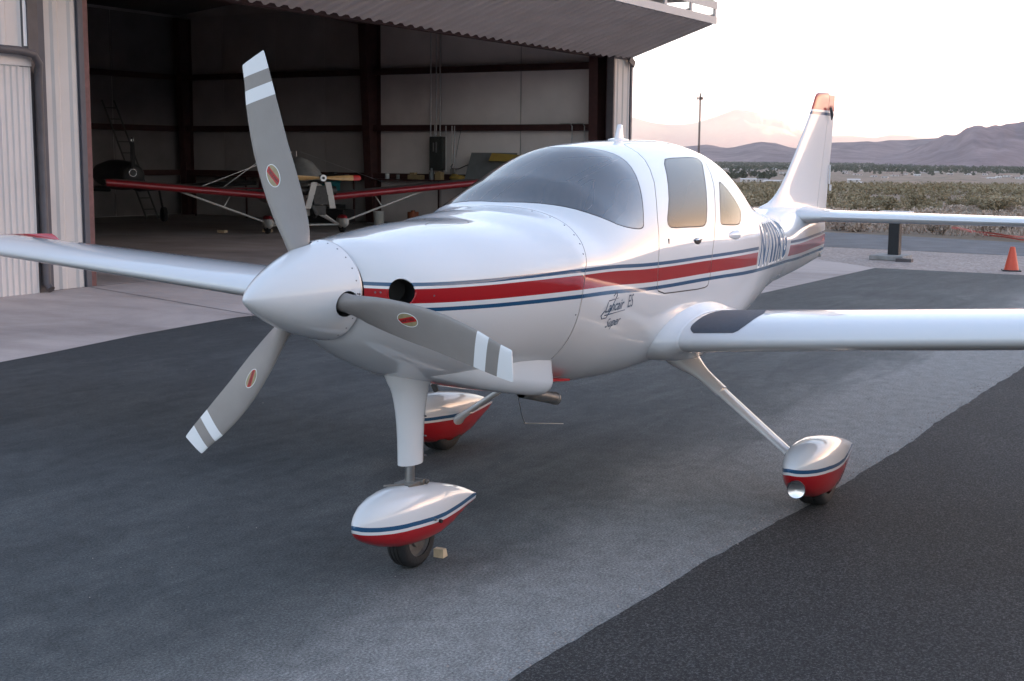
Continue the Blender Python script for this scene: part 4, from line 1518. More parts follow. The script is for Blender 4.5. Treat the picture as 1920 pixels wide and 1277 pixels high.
hill_px = [(1100, 280), (1180, 281), (1291, 274), (1330, 270), (1354, 276.5), (1370, 277.5), (1390, 272.7), (1425, 265.8), (1457, 268.7), (1477, 275.6), (1491, 278.6), (1525, 273), (1560, 268.5), (1599, 268.3), (1625, 266), (1645, 268), (1667, 263.5), (1698, 262), (1738, 259), (1790, 257), (1850, 262), (1920, 268)]
hp = skyline(hill_px, 11000)
hp += [(hp[0][0] + .15, 120), (hp[0][0] + .5, 200), (hp[0][0] + 1.0, 90)]
ridge("purple_hills", hp, 11000, "purple_rock", .5, .08, 260, 11.0)
near_px = [(1640, 296), (1690, 287), (1738, 268), (1771, 252), (1785, 254), (1795, 253.5), (1813, 242.5), (1827, 237.6), (1849, 241.5), (1866, 235.6), (1876, 237.6), (1888, 232.6), (1906, 230.7), (1920, 226.7), (1960, 218), (2010, 222), (2080, 205), (2160, 214), (2260, 232), (2400, 238)]
np_ = skyline(near_px, 7600)
np_ += [(np_[-1][0] - .12, 150), (np_[-1][0] - .3, 230), (np_[-1][0] - .5, 120), (np_[-1][0] - .75, 60)]
ridge("right_mountain", np_, 7600, "purple_rock", .5, .07, 420, 21.0, 26)
# unseen skyline out of frame; first two ranges shaped to block the low sun
ridge("sun_block_range", [(R(-160), 260), (R(-140), 380), (R(-120), 460), (R(-100), 520), (R(-85), 640), (R(-72), 700), (R(-58), 680), (R(-45), 520), (R(-32), 360), (R(-18), 180), (R(-9), 90)], 9500, "dark_rock", .4, .10, 160, 31.0, 8)
ridge("hill_shade_range", [(R(-50), 300), (R(-44), 520), (R(-36), 560), (R(-28), 500), (R(-20), 560), (R(-12), 480), (R(-5), 520), (R(2), 380), (R(5), 200)], 14000, "dark_rock", .3, .06, 120, 51.0, 8)  # added to keep the purple hills and right mountain in shade
ridge("northern_hills", [(R(200), 200), (R(185), 150), (R(165), 260), (R(140), 180), (R(120), 240), (R(100), 120)], 9000, "dark_rock", .5, .10, 80, 41.0, 8)
# ------------------------------------------------------------------ hangar
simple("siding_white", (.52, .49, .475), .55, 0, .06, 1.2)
simple("siding_pale", (.62, .57, .55), .55, 0, .05, 1.0)  # lighter pinkish siding of the lean-to
simple("trim_brown", (.085, .075, .08), .6, 0, .15, 5)
simple("trim_slate", (.075, .075, .092), .6, 0, .12, 5)
simple("primer_red", (.060, .022, .020), .65, 0, .25, 6)
simple("jamb_red", (.13, .055, .055), .65, 0, .25, 10)
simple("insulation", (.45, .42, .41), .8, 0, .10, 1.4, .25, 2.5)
simple("insulation_half_lit", (.78, .71, .68), .8, 0, .10, 1.4, .25, 2.5)
simple("insulation_lit", (.88, .82, .79), .8, 0, .06, 1.4, .25, 2.5)  # daylight from the door painted in: sheets nearest the opening are lightest
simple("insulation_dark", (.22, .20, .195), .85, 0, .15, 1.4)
simple("soffit", (.58, .52, .50), .6, 0, .08, 1.5)
simple("galv", (.55, .55, .55), .38, .85, .1, 12)
simple("panel_grey", (.06, .065, .06), .5, .2, .2, 18)
simple("flashing", (.72, .74, .78), .4, 0, .05, 4)
simple("roof_dark", (.14, .125, .12), .8)

hg = thing("hangar", "large metal hangar with its wide door folded up as a canopy and dark interior", "hangar", (16.6, 11.0, 0))
HO = Vector((16.6, 11.0, 0))
def hp_(mb, name, mat, parent=hg, **kw):
    """build in world coordinates, store relative to the hangar"""
    mb.v = [tuple(Vector(p) - HO) for p in mb.v]
    return mb.build(name, mat, parent, **kw)

def ribbed(mb, o, du, length, dz, height, nn, pitch=.3, depth=.035, rib=.3, mi=0):
    """ribbed metal sheet: du along, dz up, nn outward; trapezoid ribs"""
    o, du, dz, nn = Vector(o), Vector(du), Vector(dz), Vector(nn)
    prof = []
    k = 0.0
    while k < length:
        for f, h in ((0, 0), (1 - rib, 0), (1 - rib * .72, 1), (1 - rib * .28, 1)):
            q = k + f * pitch
            if q < length: prof.append((q, h * depth))
        k += pitch
    prof.append((length, 0))
    rows = [[o + du * q + nn * h + dz * (height * t) for q, h in prof] for t in (0, 1)]
    mb.rings(rows, False, False, mi)
    return mb

# front wall pieces
m = ribbed(MB(), (7.88, 10.98, 0), (1, 0, 0), .58, (0, 0, 1), 6.3, (0, -1, 0), .29, .022, .5)
hp_(m, "siding_panel", "siding_white")
m = MB(); m.bx(7.88, 8.48, 11.0, 11.12, 0, 6.3); hp_(m, "jamb_wall", "roof_dark")
m = MB(); m.bx(8.46, 8.55, 10.93, 11.14, 0, 6.3); hp_(m, "jamb_trim", "trim_slate", bevel=.006)
m = MB(); m.bx(8.555, 8.68, 10.985, 11.25, 0, 6.3); hp_(m, "jamb_post", "jamb_red", bevel=.006)
m = MB(); m.bx(7.745, 7.875, 10.90, 11.1, 0, 6.6); hp_(m, "corner_trim", "trim_slate", bevel=.008)
m = ribbed(MB(), (24.72, 10.98, 0), (1, 0, 0), .86, (0, 0, 1), 5.7, (0, -1, 0), .29, .022, .4)
hp_(m, "siding_panel", "siding_white")
m = MB(); m.bx(24.72, 25.58, 11.0, 11.1, 0, 5.7); hp_(m, "jamb_wall", "roof_dark")
m = MB(); m.bx(25.58, 25.68, 10.93, 11.1, 0, 5.75); hp_(m, "corner_trim", "trim_slate", bevel=.008)
m = MB(); m.bx(24.64, 24.72, 10.94, 11.12, 0, 5.7); hp_(m, "jamb_trim", "trim_brown", bevel=.006)
m = MB(); m.bx(7.7, 25.6, 11.02, 11.2, 4.33, 6.2); hp_(m, "front_wall", "siding_white")
m = MB(); m.bx(8.6, 24.7, 11.22, 11.45, 4.22, 4.55); hp_(m, "door_header", "primer_red")
# side, rear walls, roof (these keep the inside dark)
for x0 in (25.52, 7.7):
    m = MB(); m.rings([[(x, 11.1, 0), (x, 26.1, 0), (x, 26.1, 5.96), (x, 18.5, 6.72), (x, 11.1, 5.81)] for x in (x0, x0 + .1)], True); hp_(m, "side_wall", "siding_white")
m = MB(); m.bx(7.7, 25.62, 26.02, 26.12, 0, 5.95); hp_(m, "rear_wall", "siding_white")
m = MB()
m.rings([[(x, y, z) for y, z in ((10.7, 5.75), (18.5, 6.7), (26.4, 5.9))] for x in (7.5, 25.75)], False, False)
m.rings([[(x, y, z + .08) for y, z in ((10.7, 5.75), (18.5, 6.7), (26.4, 5.9))] for x in (7.5, 25.75)], False, False)
hp_(m, "roof", "roof_dark")
# inner lining sheets of the right wall, between the girts, with loose seams
seams = [11.15, 14.0, 16.47, 18.55, 20.4, 22.2, 24.2, 25.95]
levels = [0.02, 1.22, 2.55, 4.08, 5.85]
def lining(mb, f, a0, a1, z0, z1, seed):
    rows = []
    for i in range(6):
        row = []
        for j in range(8):
            u, v = j / 7, i / 5
            a = a0 + .012 + (a1 - a0 - .024) * u; z = z0 + (z1 - z0) * v
            bl = .05 * math.sin(PI * u) * math.sin(PI * v) + .035 * (fbm(a * 1.9 + seed, z * 1.4, 3) - .5) * min(1, 4 * u * (1 - u))
            row.append(f(a, z, bl))
        rows.append(row)
    mb.rings(rows, False, False)
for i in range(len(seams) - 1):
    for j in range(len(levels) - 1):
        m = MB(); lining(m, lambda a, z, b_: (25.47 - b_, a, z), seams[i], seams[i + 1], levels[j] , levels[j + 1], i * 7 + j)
        hp_(m, "lining_sheet", ("insulation_lit", "insulation_lit", "insulation_half_lit", "insulation", "insulation", "insulation", "insulation")[i], smooth=180)
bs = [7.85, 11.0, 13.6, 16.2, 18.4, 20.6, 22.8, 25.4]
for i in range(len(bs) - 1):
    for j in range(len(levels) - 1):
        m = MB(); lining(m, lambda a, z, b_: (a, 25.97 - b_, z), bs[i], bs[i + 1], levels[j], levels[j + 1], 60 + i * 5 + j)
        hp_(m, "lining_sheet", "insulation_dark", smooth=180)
for z in (1.26, 2.56, 4.07):
    m = MB(); m.bx(25.22, 25.42, 11.6, 25.9, z - .07, z - .062); m.bx(25.22, 25.228, 11.6, 25.9, z - .07, z + .09); m.bx(25.22, 25.42, 11.6, 25.9, z + .082, z + .09)
    hp_(m, "wall_girt", "primer_red")
    m = MB(); m.bx(7.85, 25.2, 25.74, 25.92, z - .07, z - .062); m.bx(7.85, 25.2, 25.74, 25.748, z - .07, z + .09)
    hp_(m, "wall_girt", "primer_red")
def ibeam(mb, x0, y, d0, d1, w, h, sx=-1):
    """tapered rigid-frame column against the wall x0; depth d0 at the floor, d1 at the eave"""
    t = .012
    for q0, q1 in ((0, .0),):
        pass
    def slab(a0, a1, b0, b1, y0, y1):
        mb.add([(x0 + sx * a0, y0, 0), (x0 + sx * a1, y0, 0), (x0 + sx * a1, y1, 0), (x0 + sx * a0, y1, 0),
                (x0 + sx * b0, y0, h), (x0 + sx * b1, y0, h), (x0 + sx * b1, y1, h), (x0 + sx * b0, y1, h)],
               [(0, 1, 2, 3), (4, 5, 6, 7), (0, 1, 5, 4), (1, 2, 6, 5), (2, 3, 7, 6), (3, 0, 4, 7)])
    slab(0, t, 0, t, y - w / 2, y + w / 2)
    slab(d0 - t, d0, d1 - t, d1, y - w / 2, y + w / 2)
    slab(t, d0 - t, t, d1 - t, y - .005, y + .005)
for y, d0, d1 in ((11.55, .62, .72), (18.55, .38, .72), (25.55, .3, .5)):
    m = MB(); ibeam(m, 25.44, y, d0, d1, .24, 5.8); hp_(m, "frame_column", "primer_red")
m = MB()
for y in (18.55,):
    m.add([(25.0, y - .12, 5.3), (25.0, y + .12, 5.3), (25.0, y + .12, 5.9), (25.0, y - .12, 5.9), (8.2, y - .12, 5.9), (8.2, y + .12, 5.9), (8.2, y + .12, 6.4), (8.2, y - .12, 6.4)],
          [(0, 1, 2, 3), (4, 5, 6, 7), (0, 1, 5, 4), (2, 3, 7, 6), (0, 3, 7, 4), (1, 2, 6, 5)])
hp_(m, "roof_rafter", "primer_red")
m = MB(); ibeam(m, 14.5, 25.85, .25, .3, .2, 5.8); hp_(m, "frame_column", "primer_red")

# folded-up door: ribbed skin seen from below, frame beams at its outer edge
m = MB()
hy, hz, oy, oz = 10.98, 4.24, 8.78, 4.99
dv_ = Vector((0, oy - hy, oz - hz)); ln = dv_.length; dv_.normalize()
nv_ = Vector((0, -dv_.z, dv_.y)); nv_ = -nv_ if nv_.z > 0 else nv_
ribbed(m, (7.2, hy, hz), (1, 0, 0), 18.35, dv_, ln, nv_, .32, .05, .42)
hp_(m, "door_skin", "soffit")
m = MB()
for y, z in ((8.74, 5.03), (8.74, 5.38)):
    m.add([(7.2, y, z - .06), (25.6, y, z - .06), (25.6, y, z + .10), (7.2, y, z + .10), (7.2, y + .05, z - .06), (25.6, y + .05, z - .06), (25.6, y + .05, z + .10), (7.2, y + .05, z + .10)],
          [(0, 1, 2, 3), (4, 5, 6, 7), (0, 1, 5, 4), (2, 3, 7, 6), (1, 2, 6, 5), (0, 3, 7, 4)])
hp_(m, "door_rail", "siding_white", bevel=.006)
m = MB()
for x in (25.52, 24.1, 22.7, 20.9, 19.0, 17.0, 15.0, 12.8, 10.5, 8.0):
    m.bx(x - .06, x + .06, 8.745, 8.785, 5.135, 5.315)
    m.box((x, 9.9, 4.80), (.05, 2.3, .06), Matrix.Rotation(math.atan2(hz - oz, hy - oy), 3, 'X'))
hp_(m, "door_bracing", "siding_white")
m = MB(); m.bx(7.2, 25.6, 8.80, 10.9, 5.52, 5.56); hp_(m, "door_upper_leaf", "siding_white")
m = MB(); m.box((25.45, 10.86, 4.15), (.30, .05, .16), Matrix.Rotation(.45, 3, 'Y')); m.cyl((24.6, 10.93, 4.22), (25.5, 10.93, 4.22), .03, .03, 8)
hp_(m, "door_hinge_arm", "trim_brown")

# left neighbour: lean-to with narrow ribs, gutter, downspout
an = thing("lean_to_building", "pale ribbed lean-to with brown gutter and downspout at the left corner of the hangar", "building", (5.5, 11.0, 0))
HO_keep = HO; HO = Vector((5.5, 11.0, 0))
m = ribbed(MB(), (-2.0, 10.84, 0), (1, 0, 0), 9.58, (0, 0, 1), 2.93, (0, -1, 0), .095, .022, .55)
hp_(m, "siding_panel", "siding_pale", an)
m = MB(); m.bx(-2, 7.58, 10.86, 10.98, 0, 2.93); hp_(m, "wall_core", "roof_dark", an)
m = MB(); m.bx(-2, 7.57, 10.80, 10.86, 2.94, 3.14); hp_(m, "fascia", "siding_pale", an, bevel=.006)
m = ribbed(MB(), (-2.0, 10.93, 3.16), (1, 0, 0), 9.52, (0, 0, 1), 3.4, (0, -1, 0), .30, .02, .4)
hp_(m, "upper_siding", "siding_pale", an)
m = MB(); m.bx(-2, 7.5, 10.95, 11.0, 3.1, 6.5); hp_(m, "wall_core", "roof_dark", an)
m = MB()
m.add([(7.525, 10.88, 3.2), (7.61, 10.88, 3.2), (7.60, 10.88, 3.5), (7.57, 10.88, 3.8), (7.575, 10.88, 4.3), (7.60, 10.88, 6.5), (7.525, 10.88, 6.5)], [(0, 1, 2, 3, 4, 5, 6)])
hp_(m, "flashing_strip", "flashing", an)
m = MB(); m.tube([(-2, 10.70, 3.17), (7.3, 10.70, 3.12), (7.52, 10.70, 3.09), (7.635, 10.74, 2.98), (7.665, 10.80, 2.8), (7.67, 10.80, .12), (7.67, 10.72, .05)], .055, 10)
hp_(m, "downspout", "trim_brown", an, smooth=50)
m = MB(); m.bx(7.58, 7.74, 10.86, 11.05, 0, 6.5); hp_(m, "corner_post", "trim_brown", an)
HO = HO_keep

# electrical panel with conduits
ep = thing("electrical_panel", "dark electrical panel box with silver conduits on the right inner hangar wall", "panel", (25.3, 16.45, 0))
HO = Vector((25.3, 16.45, 0))
m = MB(); m.bx(25.20, 25.36, 16.24, 16.66, 1.45, 2.34); hp_(m, "panel_box", "panel_grey", ep, bevel=.008)
m = MB(); m.bx(25.185, 25.199, 16.28, 16.62, 1.85, 2.29); hp_(m, "panel_door", "panel_grey", ep)
m = MB(); m.bx(25.175, 25.184, 16.40, 16.44, 1.92, 2.2); m.bx(25.175, 25.184, 16.50, 16.53, 1.95, 2.18); hp_(m, "label_strip", "galv", ep)
for y, z0, z1 in ((16.60, 2.345, 5.6), (16.47, 2.345, 2.66), (16.42, 2.345, 5.6), (16.30, 2.345, 5.6)):
    m = MB(); m.cyl((25.18, y, z0), (25.18, y, z1), .017, .017, 8); hp_(m, "conduit", "galv", ep, smooth=40)
for y, z0, z1 in ((16.12, 1.4, 2.62), (15.93, 1.4, 2.62), (15.85, 1.5, 2.62)):
    m = MB(); m.cyl((25.19, y, z0), (25.19, y, z1), .015, .015, 8); hp_(m, "conduit", "galv", ep, smooth=40)
m = MB(); m.tube([(25.19, 15.9, 1.62), (25.17, 15.95, 1.55), (25.15, 15.9, 1.5), (25.17, 15.7, 1.5), (25.18, 15.45, 1.6), (25.18, 15.3, 1.62)], .012, 6)
m.tube([(25.19, 15.62, 2.62), (25.18, 15.72, 2.2), (25.18, 15.80, 1.8)], .007, 6); hp_(m, "cable", "seam_dark", ep, smooth=60)
m = MB(); m.bx(25.17, 25.22, 15.85, 15.98, 1.36, 1.50); hp_(m, "outlet_box", "galv", ep)
for y in (12.35, 12.0):
    m = MB(); m.tube([(25.2, y + .35, 2.66), (25.2, y + .05, 2.66), (25.2, y, 2.6), (25.2, y, 1.3)], .014, 8); hp_(m, "conduit", "galv", ep, smooth=60)
HO = HO_keep

# shelf along the wall with clutter
simple("clutter_white", (.6, .6, .58), .6); simple("clutter_tan", (.36, .26, .13), .7); simple("clutter_teal", (.015, .15, .16), .55)
simple("clutter_orange", (.30, .085, .035), .6); simple("clutter_dark", (.03, .03, .03), .7); simple("clutter_grey", (.18, .19, .19), .7); simple("clutter_yellow", (.40, .27, .06), .6)
simple("clutter_red", (.25, .02, .02), .6)
sh = thing("wall_shelf", "long dark shelf running along the right inner hangar wall", "shelf", (25.1, 17.5, 0))
HO = Vector((25.1, 17.5, 0))
m = MB(); m.bx(24.78, 25.2, 12.2, 18.3, 1.17, 1.205); m.bx(24.78, 25.2, 18.8, 24.9, 1.17, 1.205); hp_(m, "shelf_board", "primer_red", sh)
m = MB()
for y in (12.3, 14.2, 16.1, 18.2, 18.9, 20.8, 22.8, 24.8): m.bx(24.8, 24.84, y - .02, y + .02, .003, 1.168); 
hp_(m, "shelf_leg", "primer_red", sh)
HO = HO_keep
def small(name, mb, mat, loc, label, cat, rz=0, **kw):
    o = mb.build(name, mat, None, **kw); o.location = loc; o.rotation_euler = (0, 0, rz)
    return tag(o, label, cat)
def can(r, h, n=14, taper=1.0):
    m = MB(); m.lathe([(0, 0), (0, r * taper), (h, r), (h, r * .93), (h * .9, r * .9), (h * .9, 0)], (0, 0, 0), (0, 0, 1), n); return m
sz = 1.206
small("jar", can(.06, .14), "clutter_white", (25.0, 17.9, sz), "white jar on the wall shelf right of the red column", "jar", smooth=40)
small("tin", can(.05, .12), "clutter_grey", (25.0, 17.55, sz), "small grey tin on the wall shelf beside the white jar", "tin", smooth=40)
m = MB(); m.box((0, 0, .06), (.2, .42, .12)); m.box((.02, .1, .15), (.14, .16, .06))
small("tool_box", m, "clutter_tan", (25.0, 16.95, sz), "tan box on the wall shelf left of the electrical panel", "box", bevel=.008)
m = MB(); m.lathe([(0, 0), (0, .07), (.18, .07), (.22, .035), (.30, .03), (.30, 0)], (0, 0, 0), (0, 0, 1), 14)
small("bottle", m, "clutter_grey", (24.95, 16.42, sz), "grey bottle on the wall shelf under the electrical panel", "bottle", smooth=50)
m = MB(); m.box((0, 0, .10), (.16, .18, .20)); m.box((0, 0, .21), (.17, .05, .02))
small("carton", m, "clutter_tan", (24.98, 16.18, sz), "upright brown carton on the wall shelf right of the grey bottle", "carton")
m = MB(); m.ball((0, 0, .06), (.12, .28, .09), 12, 6); m.ball((.03, .12, .10), (.08, .12, .07), 10, 6)
small("rag_heap", m, "clutter_yellow", (24.98, 15.6, sz), "heap of yellowish rags on the wall shelf", "rags", smooth=180)
m = MB(); m.box((0, 0, .05), (.2, .7, .10)); m.box((0, .15, .13), (.15, .2, .06))
small("dark_case", m, "clutter_dark", (24.98, 19.6, sz), "long dark case on the wall shelf left of the red column", "case", bevel=.01)
m = MB(); m.box((0, 0, .045), (.22, .5, .09))
small("plank_box", m, "clutter_tan", (24.98, 20.9, sz), "flat tan box at the far end of the wall shelf", "box", bevel=.006)
# leaning boards
m = MB(); m.add([(0, -1.0, 0), (0, .5, 0), (.25, .38, .92), (.25, -1.0, .92), (.02, -1.0, 0), (.02, .5, 0), (.27, .38, .92), (.27, -1.0, .92)], [(0, 1, 2, 3), (4, 5, 6, 7), (0, 1, 5, 4), (2, 3, 7, 6), (0, 3, 7, 4), (1, 2, 6, 5)])
small("grey_board", m, "clutter_grey", (24.8, 14.85, sz - .2), "dark grey board leaning on the wall behind the cabin roof", "board")
m = MB(); m.add([(0, -1.1, .0), (0, .05, .02), (.12, .02, .22), (.12, -1.1, .16), (.03, -1.1, .0), (.03, .05, .02), (.15, .02, .22), (.15, -1.1, .16)], [(0, 1, 2, 3), (4, 5, 6, 7), (0, 1, 5, 4), (2, 3, 7, 6), (0, 3, 7, 4), (1, 2, 6, 5)])
small("yellow_board", m, "clutter_yellow", (24.72, 14.45, 1.70), "mustard yellow panel lying against the top of the grey board", "board")

simple("clutter_ladder", (.07, .065, .06), .6)
# ladder in the far corner
ld = thing("ladder", "tall dark ladder leaning in the far corner of the hangar", "ladder", (22.6, 24.4, 0))
HO = Vector((22.6, 24.4, 0))
for dx in (-.22, .22):
    m = MB(); m.cyl((22.6 + dx, 24.3, 0.01), (22.3 + dx, 25.6, 3.3), .025, .025, 6); hp_(m, "rail", "clutter_ladder", ld)
for k in range(10):
    t = .08 + k * .095; p = Vector((22.6, 24.3, .01)).lerp(Vector((22.3, 25.6, 3.3)), t)
    m = MB(); m.cyl(p + Vector((-.22, 0, 0)), p + Vector((.22, 0, 0)), .018, .018, 6); hp_(m, "rung", "clutter_ladder", ld)
HO = HO_keep

# things on the hangar floor
m = can(.15, .36, 18, .86)
bk = small("bucket", m, "clutter_white", (24.2, 17.6, .003), "white plastic bucket on the hangar floor right of the small aeroplane", "bucket", smooth=40)
m = MB(); m.lathe([(0, 0), (0, .14), (.02, .15), (.34, .15), (.36, .14), (.36, 0)], (0, 0, 0), (0, 0, 1), 18); m.cyl((0, 0, .36), (0, 0, .40), .06, .06, 12)
small("orange_drum", m, "clutter_orange", (24.5, 16.7, .003), "small rusty orange drum on the hangar floor", "drum", smooth=40)
m = MB(); m.box((0, 0, .28), (.06, .9, .50)); m.box((.05, .1, .2), (.05, .6, .38))
small("plywood_sheet", m, "clutter_orange", (24.6, 15.4, .003), "low stack of reddish plywood sheets standing on the hangar floor", "boards", R(8))
m = MB(); m.box((0, 0, .2), (.5, 1.5, .38)); m.box((0, .3, .42), (.4, .5, .06))
small("dark_bench", m, "clutter_dark", (24.0, 19.2, .003), "low dark bench behind the wheels of the small aeroplane", "bench", bevel=.01)
m = MB(); m.box((0, 0, .18), (.5, .62, .36)); m.box((0, 0, .375), (.54, .66, .03))
small("teal_bin", m, "clutter_teal", (24.6, 19.7, 1.208 - .48), "teal storage bin behind the small aeroplane", "bin", bevel=.015)
m = MB(); m.box((0, 0, .24), (.6, .9, .48)); small("bin_crate", m, "clutter_dark", (24.6, 19.7, .003), "dark crate under the teal storage bin", "crate", bevel=.01)
for k, (x, y, lb) in enumerate(((19.0, 18.3, "flat wood offcut on the hangar floor, the left of two"), (19.9, 17.7, "flat wood offcut on the hangar floor, the right of two"))):
    m = MB(); m.box((0, 0, .03), (.12, .22, .06)); small("wood_block", m, "raw_wood", (x, y, .003), lb, "wood block", .4 * k)

# ------------------------------------------------------------------ small open-engine aeroplane in the hangar
simple("wing_red", (.26, .014, .02), .35, 0, .1, 4, coat=.4)
simple("wing_under", (.10, .095, .09), .8, 0, .15, 3)
simple("doped_white", (.52, .50, .47), .5, 0, .06, 4)
simple("engine_dark", (.035, .032, .03), .5, .3, .4, 18)
simple("canvas", (.27, .26, .245), .9, 0, .15, 5, .4, 14)
simple("prop_wood", (.50, .31, .13), .4, 0, .15, 12)
simple("prop_red", (.5, .02, .015), .4)
ul = thing("small_aeroplane", "small red and white open-engine aeroplane with wooden propeller parked inside the hangar", "airplane", (20.15, 16.75, 0.003), R(58))
def up(mb, name, mat, parent=ul, **kw): return mb.build(name, mat, parent, **kw)
for s in (-1, 1):
    m = MB(); rg = []; rg2 = []
    for y in (.32, 1.5, 3.0, 4.3, 4.6):
        z = .80 + .085 * y; k = 1 if y < 4.5 else .7
        rg.append([(-.35 + c * 1.25 * k + (.1 if k < 1 else 0), s * y, z + h * 1.25 * k) for c, h in airfoil(10, .13, .02)])
    m.rings(rg, True); w_ = up(m, "wing", "wing_under", smooth=60)
    m = MB(); rg = []
    for y in (.32, 1.5, 3.0, 4.3, 4.6):
        z = .80 + .085 * y
        rg.append([(-.35 + .05 - .085 * math.cos(a) , s * y, z + .004 + .078 * math.sin(a)) for a in np.linspace(-1.45, 1.45, 10)])
    m.rings(rg, False, False); up(m, "leading_edge", "wing_red", w_, smooth=180)
    for x0 in (-.2,):
        m = MB(); m.tube([(x0, s * 3.0, .80 + .085 * 3 - .05), (0.0 + (x0 + .2) * .5, s * .95, .26)], .024, 8); st_ = up(m, "wing_strut", "doped_white", smooth=60)
    m = MB(); m.tube([(.0, s * 1.95, .58 + .02), (.05, s * 1.75, .92)], .014, 6); up(m, "jury_strut", "doped_white", smooth=60)
    m = MB(); m.tube([(-.25, s * .22, .55), (.0, s * .82, .20)], .024, 8); m.tube([(.35, s * .22, .55), (.02, s * .82, .19)], .024, 8); up(m, "gear_leg", "doped_white", smooth=60)
    m = MB(); tyre_mesh(m, (0, s * .92, .17), .17, .10, False); up(m, "wheel", "tyre", smooth=50)
    m = MB(); rg = []
    for x, hw_2, zt2, zb2 in ((-.32, .02, .28, .22), (-.26, .08, .36, .15), (-.1, .10, .42, .10), (.1, .10, .42, .10), (.3, .05, .34, .18), (.4, .01, .28, .24)):
        rg.append([(x, s * .92 + hw_2 * math.cos(a), (zt2 + zb2) / 2 + (zt2 - zb2) / 2 * math.sin(a)) for a in np.linspace(0, 2 * PI, 14, endpoint=False)])
    m.rings(rg, True); wp_ = up(m, "wheel_fairing", "doped_white", smooth=60)
    m = MB(); m.ball((-.02, s * .92, .35), (.27, .095, .085), 12, 6); up(m, "fairing_top", "wing_red", wp_, smooth=180)
m = MB(); m.tube([(0, -.85, .19), (0, .85, .19)], .022, 8); up(m, "axle", "doped_white", smooth=60)
m = MB(); rg = []
for x, w2, zb2, zt2 in ((-.75, .22, .62, 1.18), (-.3, .30, .50, 1.22), (.4, .32, .48, 1.25), (1.2, .28, .50, 1.30), (2.2, .18, .55, 1.15), (3.6, .06, .62, .95)):
    rg.append([(x, w2 * math.copysign(abs(math.cos(a)) ** .6, math.cos(a)), (zb2 + zt2) / 2 + (zt2 - zb2) / 2 * math.copysign(abs(math.sin(a)) ** .6, math.sin(a))) for a in np.linspace(0, 2 * PI, 20, endpoint=False)])
m.rings(rg, True); up(m, "fuselage", "doped_white", smooth=50)
m = MB(); m.box((-.95, 0, .92), (.42, .34, .42)); m.cyl((-.95, -.42, 1.02), (-.95, .42, 1.02), .10, .10, 12); m.cyl((-1.0, -.3, .8), (-1.0, .3, .8), .06, .06, 10)
m.tube([(-1.05, .18, .7), (-1.1, .1, .5), (-.7, .0, .42)], .05, 8); m.box((-.85, 0, .58), (.5, .26, .22))
en = up(m, "engine", "engine_dark", smooth=40)
for y0, y1 in ((-.16, -.30), (.16, .30)):
    m = MB(); m.rings([[(-1.18 + .1 * (1 - math.cos(t * 1.3)), y0 + (y1 - y0) * t + dw_, 1.22 - .60 * t) for dw_ in (-.07, .07)] + [(-1.12 + .1 * (1 - math.cos(t * 1.3)), y0 + (y1 - y0) * t + dw_, 1.22 - .60 * t) for dw_ in (.07, -.07)] for t in np.linspace(0, 1, 8)], True)
    up(m, "cooling_scoop", "doped_white", en, smooth=60)
m = MB(); m.box((-.8, .2, .62), (.06, .08, .35)); up(m, "exhaust_shroud", "doped_white", en)
# canvas cover over the windscreen
m = MB(); rg = []
for x, w2, zt2 in ((-.80, .26, 1.26), (-.6, .33, 1.36), (-.2, .37, 1.60), (.1, .40, 1.74), (.5, .40, 1.78), (.9, .36, 1.62), (1.3, .28, 1.32)):
    rg.append([(x + .02 * math.sin(a * 7), (w2 + .012 * math.sin(a * 9 + x * 8)) * math.cos(a), 1.16 + (zt2 - 1.16) * max(0, math.sin(a)) ** .8) for a in np.linspace(-.08, PI + .08, 22)])
m.rings(rg, False, False); up(m, "canvas_cover", "canvas", smooth=180)
# propeller: laminated wood, red tips
m = MB()
def pblade(rs_):
    rg = []
    for r in rs_:
        a = abs(r) / .92; ch = .055 + .075 * math.sin(min(1, a * 1.15) * PI * .62) if abs(r) > .1 else .07
        if a > .97: ch *= .55
        tw = R(14 + 22 * (1 - a)); d = Vector((-math.sin(tw) * math.copysign(1, r), 0, math.cos(tw))); n_ = Vector((-math.cos(tw), 0, -math.sin(tw) * math.copysign(1, r)))
        tk = .05 * (1 - .75 * a) + .006
        rg.append([Vector((-1.27, r, 1.315)) + d * ch * .5 * math.cos(t) + n_ * tk * .5 * math.sin(t) for t in np.linspace(0, 2 * PI, 14, endpoint=False)])
    return rg
m.rings(pblade([-.74, -.6, -.45, -.3, -.15, -.06, .06, .15, .3, .45, .6, .74]), True)
pr = up(m, "propeller", "prop_wood", smooth=60)
for a_, b_2 in ((.741, .92), (-.92, -.741)):
    m = MB(); m.rings(pblade(list(np.linspace(a_, b_2, 6))), True); up(m, "blade_tip", "prop_red", pr, smooth=60)
m = MB(); m.cyl((-1.34, 0, 1.315), (-1.20, 0, 1.315), .075, .075, 18); up(m, "hub_plate", "galv", pr, smooth=40)
m = MB(); m.cyl((-1.36, 0, 1.315), (-1.341, 0, 1.315), .03, .03, 12); up(m, "hub_bolt", "seam_dark", pr)
m = MB(); m.add([(3.0, -.015, .9), (3.7, -.015, .9), (3.75, -.01, 1.75), (3.45, -.01, 1.75), (3.0, .015, .9), (3.7, .015, .9), (3.75, .01, 1.75), (3.45, .01, 1.75)], [(0, 1, 2, 3), (4, 5, 6, 7), (0, 1, 5, 4), (1, 2, 6, 5), (2, 3, 7, 6), (3, 0, 4, 7)])
up(m, "tail_fin", "wing_red")
